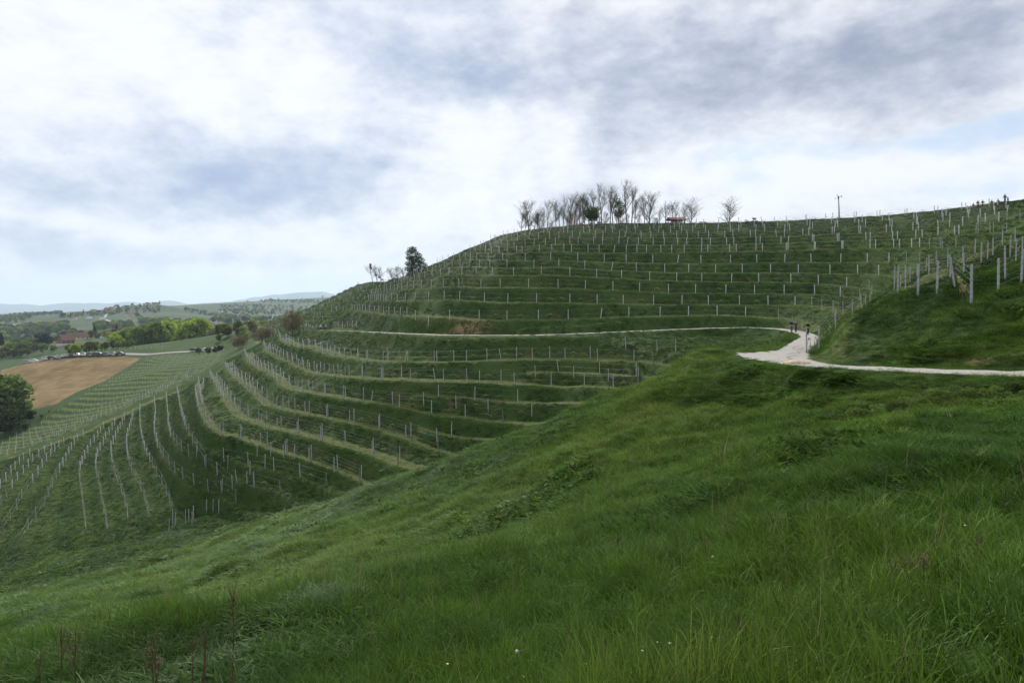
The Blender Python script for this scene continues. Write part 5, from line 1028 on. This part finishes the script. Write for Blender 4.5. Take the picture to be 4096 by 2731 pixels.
def person(x, y, d, label, top, legs, hair, h=1.72, rz=0., coat=False, hat=None, arms=(.12, .12), bag=None, stride=.10, z=None, group=None, sit=False, elbow=0., low=0.):
    X, Y, _ = to3(x, y, d); zg = (ground(X, Y) if z is None else z) - low
    o = empty('person', (X, Y, zg), rz, label, 'person', group); o.scale = (h / 1.72,) * 3; s = stride
    arm = []
    for sd, a in ((-1, arms[0]), (1, arms[1])):
        sh = (sd * .18, 0, 1.40); el = (sd * (.24 + a * .4), .02, 1.14); ha = (sd * (.27 + a - elbow * .2), -.05 - elbow * .25, .88 + elbow * .25); arm.append((sh, el, ha))
    body = [[(0, 0, .93, .13), (0, 0, 1.15, .115), (0, 0, 1.36, .125), (0, -.01, 1.46, .052), (0, -.015, 1.53, .075), (0, -.015, 1.64, .085), (0, 0, 1.71, .05)]]
    body += [[(0, 0, .93, .13), (sd * .09, 0, .88, .085), (sd * .10, -.01 + sd * s * .5, .48, .058), (sd * .10, sd * s, .08, .040), (sd * .10, sd * s - .13, .03, .032)] for sd in (-1, 1)]
    body += [[(0, 0, 1.36, .125), (*a[0], .052), (*a[1], .042), (*a[2], .030)] for a in arm]
    b = skinned('body', body, SK, o)
    t = [[(0, 0, .98 if not coat else .72, .155 if not coat else .17), (0, 0, 1.15, .145), (0, 0, 1.36, .145), (0, 0, 1.43, .08)]] + [[(0, 0, 1.36, .145), (*a[0], .075), (*a[1], .060), (a[2][0], a[2][1], a[2][2] + .07, .046)] for a in arm]
    skinned('coat' if coat else 'jacket', t, cloth(*top), o)
    l = [[(0, 0, .99, .145), (0, 0, .93, .15)]] + [[(0, 0, .93, .15), (sd * .09, 0, .86, .10), (sd * .10, -.01 + sd * s * .5, .48, .074), (sd * .10, sd * s, .10, .058)] for sd in (-1, 1)]
    skinned('trousers', l, cloth(*legs), o)
    for sd in (-1, 1): MB().box((sd * .10, sd * s - .05, .045), (.10, .27, .09)).build('shoe', cloth('dark shoe', (.03, .03, .03)), o)
    MB().ball((0, .012, 1.645), (.205, .225, .225), 2).build('hair' if not hat else 'hat', cloth(*(hat or hair)), o, True)
    if hat and len(hat) > 1 and 'brim' in hat[0]: q = MB(); q.tube([(0, 0, 1.68), (0, 0, 1.70)], .19, 14); q.build('hat_brim', cloth(*hat), o)
    MB().box((0, -.118, 1.60), (.026, .04, .05)).build('nose', SK, o)
    for sd in (-1, 1): MB().ball((sd * .035, -.095, 1.625), (.022, .012, .014), 1).build('eye', cloth('dark eye', (.02, .02, .02)), o); MB().ball((sd * .105, 0, 1.60), (.02, .05, .06), 1).build('ear', SK, o)
    MB().box((0, -.098, 1.555), (.05, .01, .010)).build('mouth', cloth('lips', (.25, .08, .07)), o)
    for a, sd in zip(arm, (-1, 1)):
        q = MB(); hx, hy, hz = a[2]; q.ball((hx, hy, hz - .03), (.035, .075, .09), 1); hd = q.build('hand', SK, o, True)
        for i in range(4): f = MB(); yy = hy - .028 + i * .018; L = (.055, .066, .062, .048)[i]; f.tube([(hx, yy, hz - .06), (hx - sd * .008, yy, hz - .07 - L * .5), (hx - sd * .022, yy, hz - .07 - L)], [.008, .0075, .006], 5); f.build('finger', SK, hd)
        f = MB(); f.tube([(hx - sd * .005, hy - .03, hz - .02), (hx - sd * .012, hy - .055, hz - .055), (hx - sd * .016, hy - .06, hz - .08)], [.010, .009, .007], 5); f.build('thumb', SK, hd)
    if bag:
        q = MB(); q.box((0, .19, 1.2), (.30, .16, .42)); q.build('backpack', cloth(*bag), o)
    return o
K = ('black cloth', (.012, .012, .015)); J = ('blue jeans', (.04, .07, .14)); W_ = ('white jacket', (.62, .62, .66)); N_ = ('navy trousers', (.03, .04, .08))
person(3166, 1330, 101, 'person in black jacket, jeans and grey cap, left of the couple on the path', K, J, K, 1.76, hat=('grey cap', (.18, .2, .2)), stride=.08, group=None, z=None)
person(3183, 1333, 100, 'person in a dark knee length coat with hands together, right of the couple', ('dark patterned coat', (.055, .055, .065)), ('brown tights', (.07, .05, .045)), ('blond hair', (.38, .32, .22)), 1.64, coat=True, elbow=1., stride=.09)
person(3231, 1334, 92, 'person in black with a red scarf half hidden behind the old post', K, ('black trousers', (.012, .012, .015)), ('fair hair', (.35, .28, .18)), 1.7, arms=(.34, .1), stride=.12)
o = bpy.context.scene.objects
skinned('red_scarf', [[(.03, -.08, 1.44, .05), (.10, .02, 1.43, .055), (.12, .1, 1.40, .05)]], cloth('red scarf', (.45, .03, .02)), [q for q in C.objects if q.get('label', '').startswith('person in black with a red')][0])
person(1274, 1322, 192, 'person in a teal jacket, leftmost of the walkers on the far path', ('teal jacket', (.02, .10, .11)), K, ('red hair', (.25, .08, .04)), 1.62, math.pi)
person(1283, 1322, 191, 'person in a white jacket, second of the walkers on the far path', W_, N_, ('grey hair', (.3, .3, .3)), 1.68, math.pi)
person(1297, 1323, 187, 'person in black carrying a pale backpack on the far path', K, ('black trousers', (.012, .012, .015)), ('dark hair', (.03, .02, .02)), 1.8, 0, bag=('pale grey bag', (.45, .45, .44)), arms=(.3, .1))
person(1301, 1322, 189, 'person in a white top behind the pale backpack carrier', W_, K, ('dark hair', (.03, .02, .02)), 1.76, math.pi)
SKY = 'people on the hilltop to the right'
for x, yb, d, h, lb, hat in [(3894,842,148,1.6,'person in dark clothes, leftmost on the right skyline','dark'), (3912,834,148,1.75,'tall person in dark clothes, second from left on the right skyline',None), (3931,832,148,1.7,'person bending forward on the right skyline',None), (3967,831,152,1.7,'person with a brimmed hat, low behind the right skyline','brim'), (3993,826,152,1.65,'person in dark clothes seated low behind the right skyline',None), (4020,812,146,1.86,'tallest person with a brimmed hat on the right skyline','brim'), (4032,818,151,1.6,'person of whom only the hat shows on the right skyline','brim')]:
    X, Y, _ = to3(x, yb, d); person(x, yb, d, lb, ('dark red coat', (.05, .012, .015)), K, ('dark hair', (.03, .02, .02)), h, random.uniform(-.6, .6), hat=('brimmed dark hat', (.06, .05, .04)) if hat == 'brim' else None, group=None, z=(YH - yb) / F * d - (.0))
for x, d, lb, c_ in [(2629,181,'man in a pale shirt standing alone on the hilltop',('pale shirt', (.42, .45, .55))), (2365,182,'dark clothed person under the small green tree, left',K), (2371,182,'grey clothed person under the small green tree, right',('grey coat', (.16, .17, .2))), (2306,182,'person in a teal coat right of the orange sign stack',('dark teal coat', (.02, .07, .07))), (2325,183,'small dark clothed person among the hilltop trunks',K), (2392,182,'dark clothed person right of the small green tree',K), (2400,182,'reddish clothed person right of the small green tree',('rust coat', (.12, .05, .04))), (2738,181,'dark clothed person at the right end of the shelter',K), (2285,182,'person in an orange jacket under the orange sign stack',('orange jacket', (.55, .08, .03)))]:
    X = (x - CX) / F * d; z_ = max(ground(X, d), (YH - 900) / F * d - 1.0 if x != 2629 else (YH - 899) / F * d); person(x, 900, d, lb, c_, K, ('dark hair', (.03, .02, .02)), 1.7 if x != 2629 else 1.8, 0, z=z_)
for i, x in enumerate((290, 333)): person(x, 1414, 446, ('dark clothed person between the parked cars', 'dark clothed person beside the white hatchback')[i], K, K, ('dark hair', (.03, .02, .02)), 1.75)
# ------------------------------------------------------------------ things on the hilltop
M_W = PL('brown timber', (.13, .07, .04), scale=3.); M_GW = PL('grey timber', (.20, .20, .21), scale=3.); M_TILE = PL('red shelter tiles', (.20, .065, .045), scale=8.)
def at(x, d): X = (x - CX) / F * d; return X, d
def base(x, ys, d): X, Y = at(x, d); return (X, Y, max(ground(X, Y), (YH - ys) / F * d - .3))
o = empty('shelter', base(2706, 900, 180), R(12), 'open timber shelter with a red tiled roof on the hilltop', 'shelter')
for sx in (-1.9, 0, 1.9):
    for sy in (-1, 1): MB().box((sx, sy, .75), (.14, .14, 1.5)).build('post', M_W, o)
MB().box((-.7, -1.02, .5), (2.4, .06, .9)).build('side_board', M_W, o)
for s in (-1, 1):
    r_ = MB().prism([(s * 1.55, 1.28), (0, 2.0), (0, 2.08), (s * 1.55, 1.36)], -2.5, 2.5).build('roof', M_TILE, o)
    for i in range(6): q = i / 6; MB().box((0, s * (1.45 - q * 1.35), 1.345 + q * .66), (5.0, .03, .05)).build('tile_course', M_TILE, r_)
for s in (-1, 1): MB().box((2.5, s * .78, 1.62), (.06, 1.75, .14), 0, None).build('barge_board', M_W, o)
for x, lb in ((2812, 'red brown picnic table with benches right of the shelter'), (2675, 'low picnic table left of the shelter')):
    o = empty('picnic_table', base(x, 901, 179), R(5), lb, 'table'); MB().box((0, 0, .76), (1.9, .75, .06)).build('table_top', M_TILE if x > 2800 else M_W, o)
    for s in (-1, 1): MB().box((0, s * .72, .45), (1.9, .26, .05)).build('bench', M_TILE if x > 2800 else M_W, o); q = MB(); q.tube([(s * .7, -.7, 0), (s * .7, -.2, .75)], .05, 4).tube([(s * .7, .7, 0), (s * .7, .2, .75)], .05, 4); MB().box((s * .7, 0, .41), (.07, 1.6, .09)).build('cross_beam', M_W, o); q.bm.free() ; [MB().tube([(s * .7, t * .7, -.1), (s * .7, t * .2, .74)], .05, 4).build('leg', M_W, o) for t in (-1, 1)]
o = empty('tyre_sculpture', base(3008, 896, 168), 0, 'black sculpture of hexagon rings with a small sign on the skyline', 'sculpture')
for i, (cx, cz) in enumerate([(-1.5, .45), (-1.5, 1.05), (-.95, .75), (-.95, .2), (-.35, .45), (.15, .85), (.15, .25), (.7, .5), (.7, 1.15), (1.2, .3), (1.25, .85)]): MB().torus((cx, 0, cz), .27, .075, n=6, m=5).build('ring', cloth('black rubber', (.012, .012, .012)), o)
MB().tube([(.5, 0, 0), (.5, 0, 1.5)], .03, 5).build('sign_post', M_GW, o); MB().box((.55, -.04, 1.62), (1.05, .04, .36)).build('sign_board', PL('grey sign', (.28, .28, .27)), o)
for i in range(6): MB().box((.16 + i * .155, -.065, 1.62), (.09, .01, .16)).build('letter', cloth('sign lettering', (.06, .06, .06)), o)
o = empty('lamp_pole', base(3357, 880, 163), 0, 'tall grey pole with two round lamps and two aerials on the skyline', 'pole')
MB().tube([(0, 0, -.5), (-.06, 0, 2.5), (-.17, 0, 5.0)], [.18, .155, .12], 10).build('pole', M_POST, o, True)
MB().box((-.17, 0, 5.25), (.24, .24, .62)).build('bracket_box', cloth('dark metal', (.05, .05, .055)), o)
for (a, b) in (((-.2, 0, 5.0), (-.85, 0, 5.1)), ((-.1, 0, 5.3), (.4, 0, 5.5))): MB().tube([a, ((a[0] + b[0]) / 2, 0, (a[2] + b[2]) / 2 - .02), b], .03, 5).build('arm', M_WIRE, o)
for c_, s_ in (((-.93, 0, 5.08), .24), ((.52, 0, 5.52), .34)): MB().ball(c_, (s_, s_, s_ * .9), 2).build('lamp', cloth('lamp housing', (.12, .13, .12)), o, True)
for dx, z1 in ((-.55, 6.05), (-.3, 6.1)): MB().tube([(-.2, 0, 5.5), (dx, 0, 5.52), (dx, 0, z1)] if dx < -.4 else [(dx, 0, 5.5), (dx, 0, z1)], .035, 5).build('aerial', M_GW, o)
o = empty('sign_stack', base(2286, 904, 183), 0, 'stack of orange brown sign plates on a pole among the hilltop trees', 'sign'); MB().tube([(0, 0, -.3), (0, 0, 3.1)], .05, 6).build('pole', M_GW, o)
for i in range(5): MB().box(((-.05, .06, -.02, .08, 0)[i], -.06, 1.25 + i * .36), (.62, .05, .24)).build('sign_plate', PL('orange plate', (.32, .10, .04)) if not i else bpy.data.materials['orange plate'], o)
o = empty('timber_frame', base(2162, 915, 183), R(20), 'grey timber frame like an open doorway on the hilltop', 'frame')
for sx in (-.5, .5): MB().box((sx, 0, 1.1), (.13, .13, 2.3)).build('upright', M_GW, o)
MB().box((0, 0, 2.3), (1.25, .15, .13)).build('lintel', M_GW, o); MB().tube([(-.5, .0, .3), (.0, 0, 1.5)], .05, 4).build('brace', M_GW, o)
o = empty('info_board', (*at(1528, 289), ground(*at(1528, 289))), 0, 'grey information board on two legs beside the bare crest trees', 'board'); MB().box((0, 0, 1.5), (1.15, .06, .8)).build('panel', PL('board panel', (.35, .37, .38)), o)
for s in (-.45, .45): MB().box((s, .05, .6), (.1, .1, 1.5)).build('leg', M_GW, o)
for j in range(2):
    xa = 1543 + j * 20; o = empty('railing', (*at(xa, 288), ground(*at(xa, 288))), 0, ('left', 'right')[j] + ' piece of the dark wooden railing on the crest right of the board', 'railing')
    MB().box((0, 0, .95), (2.1, .07, .08)).build('rail', M_W, o)
    for s in (-1, 1): MB().box((s * .95, .06, .45), (.08, .08, 1.0)).build('upright', M_W, o)
def boulder(nm, c, s, seed, mat, label):
    r_ = random.Random(seed); o = MB(); o.ball((0, 0, 0), (1, 1, 1), 3)
    for v in o.bm.verts: k = 1 + .22 * (float(vnoise(np.array([v.co.x * 3 + seed]), np.array([v.co.y * 3 + v.co.z * 2.3]), seed)[0])); v.co = Vector((v.co.x * s[0] * k, v.co.y * s[1] * k, v.co.z * s[2] * k))
    q = o.build(nm, mat, None, loc=c); return tag(q, label, 'mound')
M_ROCK = mat_plain('pale rock and earth', (.24, .17, .12, 1), .95, .4, 3., bump=.6)
boulder('rock_heap', (*at(1622, 262), ground(*at(1622, 262)) + .3), (4.2, 3.0, 3.0), 3, M_ROCK, 'heap of pale brown rock and earth left of the dark crest tree')
for i, (x, d, s) in enumerate([(3172, 30.6, (.42, .3, .16)), (3192, 30.2, (.5, .34, .18)), (3152, 31.4, (.3, .25, .12))]): tag(boulder('stone', (*at(x, d), ground(*at(x, d)) + .04), tuple(v * 2 for v in s), 11 + i, mat_plain('sandy stone', (.45, .36, .25, 1), .95, .25, 5.) if not i else bpy.data.materials['sandy stone'], ('middle', 'largest', 'smallest')[i] + ' sandy stone where the mown track meets the path'), cat='stone')
o = empty('stake', (*at(2922, 52), ground(*at(2922, 52))), 0, 'short brown wooden stake by the inner edge of the path bend', 'stake'); MB().box((0, 0, .2), (.13, .13, .55)).build('peg', M_W, o); MB().box((0, 0, .5), (.17, .17, .05)).build('cap', M_W, o)
# little white planting sleeves on the far left slope
M_SL = PL('white sleeve', (.6, .6, .58))
for i, (x, y, d) in enumerate([(1226,1278,245),(1234,1279,244),(1249,1276,246),(1281,1291,228),(1294,1292,226),(1308,1294,220),(1313,1294,219),(1204,1298,240),(1220,1297,238),(1225,1296,238),(1241,1294,236),(1111,1338,235),(1139,1341,228),(1158,1340,226)]):
    X, Y = at(x, d); tag(MB().tube([(0, 0, 0), (0, 0, .55)], .13, 6).build('planting_sleeve', M_SL, None, loc=(X, Y, ground(X, Y))), 'small white sleeve protecting a young plant on the far left slope', 'sleeve', 'white sleeves on the far left slope')
# ------------------------------------------------------------------ dry weeds and flowers in the foreground
M_DRY = PL('dry brown stalk', (.10, .055, .035), var=.3, scale=12.); M_SEED = PL('dry seed heads', (.16, .075, .045), var=.35, scale=12.)
def weed(x, ytop, yb, d, kind, label, seed):
    X, Y, _ = to3(x, yb, d); zg = ground(X, Y); h = max(.4, (YH - ytop) / F * d - zg); r_ = random.Random(seed)
    o = empty('dry_weed', (X, Y, zg - .02), r_.uniform(0, 6), label, 'weed'); lx = r_.uniform(-.06, .06)
    st = [(0, 0, 0), (lx * .4, .01, h * .4), (lx, 0, h * .75), (lx * 1.1, .01, h)]; MB().tube(st, [.008, .007, .005, .003], 5).build('stalk', M_DRY, o)
    P = []
    nb = 16 if kind == 'dock' else 7 if kind == 'umbel' else 4
    for i in range(nb):
        z0 = h * (r_.uniform(.35, .9) if kind == 'dock' else r_.uniform(.62, .85)); a = r_.uniform(0, 6.28); L = h * (r_.uniform(.12, .30) if kind == 'dock' else r_.uniform(.10, .2)); p0 = Vector((lx * z0 / h, 0, z0)); tip = p0 + Vector((math.cos(a) * L * .42, math.sin(a) * L * .42, L))
        b = MB().tube([p0, p0.lerp(tip, .5) + Vector((math.cos(a), math.sin(a), 0)) * .012, tip], [.004, .003, .002], 4).build('twig', M_DRY, o)
        if kind == 'dock': P += [tuple(p0.lerp(tip, r_.uniform(.15, 1)) + Vector((r_.gauss(0, .006), r_.gauss(0, .006), 0))) for _ in range(22)]
        elif kind == 'umbel': P += [tuple(tip + Vector((r_.gauss(0, .028), r_.gauss(0, .028), r_.gauss(0, .006)))) for _ in range(18)]
    if P: me = leaf_mesh('seed_heads', P, CM['brown'], .006 if kind == 'dock' else .006, seed); q = add('seed_heads', me, o); q['kind'] = 'stuff'
for i, (x, yt, yb, d, k, lb) in enumerate([(935,2330,2560,8.6,'dock','tall russet dock with dense seed heads in the lower left meadow'),(705,2400,2540,9.4,'thin','thin dry stalk left of the tall russet dock'),(240,2490,2720,6.6,'umbel','dry umbel stalk with a drooping head in the lower left grass'),(300,2510,2700,6.8,'umbel','branched dry umbel right of the drooping stalk, lower left'),(150,2560,2700,6.7,'thin','thin dark stem leftmost in the lower left grass'),(610,2515,2731,6.5,'umbel','pale dry umbel cluster left of the dark stems, bottom'),(640,2560,2731,6.4,'umbel','leaning dry umbel beside the pale cluster, bottom'),(770,2515,2731,6.4,'thin','tall dark stem right of the pale umbels, bottom'),(800,2540,2731,6.3,'thin','crooked dark stem right of the tall dark one, bottom'),(822,2500,2720,6.5,'thin','longest bare stem between the umbels and the dock, bottom'),(932,2610,2760,6.0,'thin','short dark stem at the bottom edge below the dock'),(2825,2290,2410,8.6,'umbel','pale branched dry umbel left of the white dandelion clock'),(2915,2280,2400,8.8,'umbel','pale tan dry umbel right above the dandelion clock'),(2460,2200,2290,10.5,'umbel','small dry umbel up the slope from the dandelion clock'),(2425,2520,2680,5.9,'thin','dark thin stem with a curled head, bottom centre'),(3640,2420,2560,5.2,'umbel','pinkish dry umbel in the lower right grass'),(3690,2440,2570,5.1,'umbel','second pinkish dry umbel in the lower right grass'),(3900,2370,2500,5.4,'umbel','wide dry umbel near the right edge'),(3580,2480,2600,5.1,'umbel','low brown umbel left of the pinkish ones'),(2975,2640,2760,4.9,'thin','reddish stem at the bottom edge'),(1610,2330,2440,9.5,'thin','thin bent stalk in the middle of the meadow')]): weed(x, yt, yb, d, k, lb, 100 + i)
def flower(x, y, d, col, label, kind):
    X, Y, _ = to3(x, y, d); zg = ground(X, Y); z = max(zg + .25, (YH - y) / F * d); o = empty('flower', (X, Y, zg), 0, label, 'flower'); h = z - zg
    MB().tube([(0, 0, 0), (.01, .0, h * .6), (0, 0, h)], .004, 4).build('stem', PL('flower stem', (.07, .12, .03)) if 'flower stem' not in bpy.data.materials else bpy.data.materials['flower stem'], o)
    m = bpy.data.materials.get(col[0]) or PL(*col)
    if kind == 'clock': MB().ball((0, 0, h), (.034, .034, .034), 2).build('seed_ball', m, o, True)
    elif kind == 'spike':
        for i in range(14): a = i * 2.4; add('petal', mesh_from('petal', [(0, 0, 0), (.013, .005, .006), (.018, 0, .016), (.005, -.006, .012)], [(0, 1, 2, 3)], [m]), o, (math.cos(a) * .006, math.sin(a) * .006, h - .12 + i * .010), (0, 0, a))
    else: MB().tube([(0, 0, h), (0, 0, h + .006)], [.009, .011], 8).build('bloom', m, o)
WH = ('white flower', (.45, .46, .40)); YL = ('yellow flower', (.75, .60, .03))
for x, y, d, c_, k, lb in [(2852,2434,8.1,WH,'clock','white dandelion clock in the middle of the foreground slope'),(2068,2604,6.3,WH,'clock','small dandelion clock left of the bottom centre'),(2090,2716,5.8,WH,'clock','dandelion clock at the bottom edge left of the yellow spike'),(2344,2712,5.5,YL,'spike','yellow flower spike at the bottom edge, left'),(2847,2700,5.0,YL,'spike','yellow flower spike at the bottom edge, right'),(2570,2658,5.4,WH,'dot','small white bloom in the bottom centre, left'),(2630,2620,5.5,WH,'dot','small white bloom in the bottom centre, upper'),(2680,2665,5.3,WH,'dot','small white bloom in the bottom centre, right'),(3860,2310,6.2,WH,'dot','small white bloom on the far right slope'),(1790,2655,6.4,YL,'dot','small yellow bloom left of the bottom centre'),(1700,2010,44,WH,'clock','tiny white flower at the edge of the gully')]: flower(x, y, d, c_, lb, k)
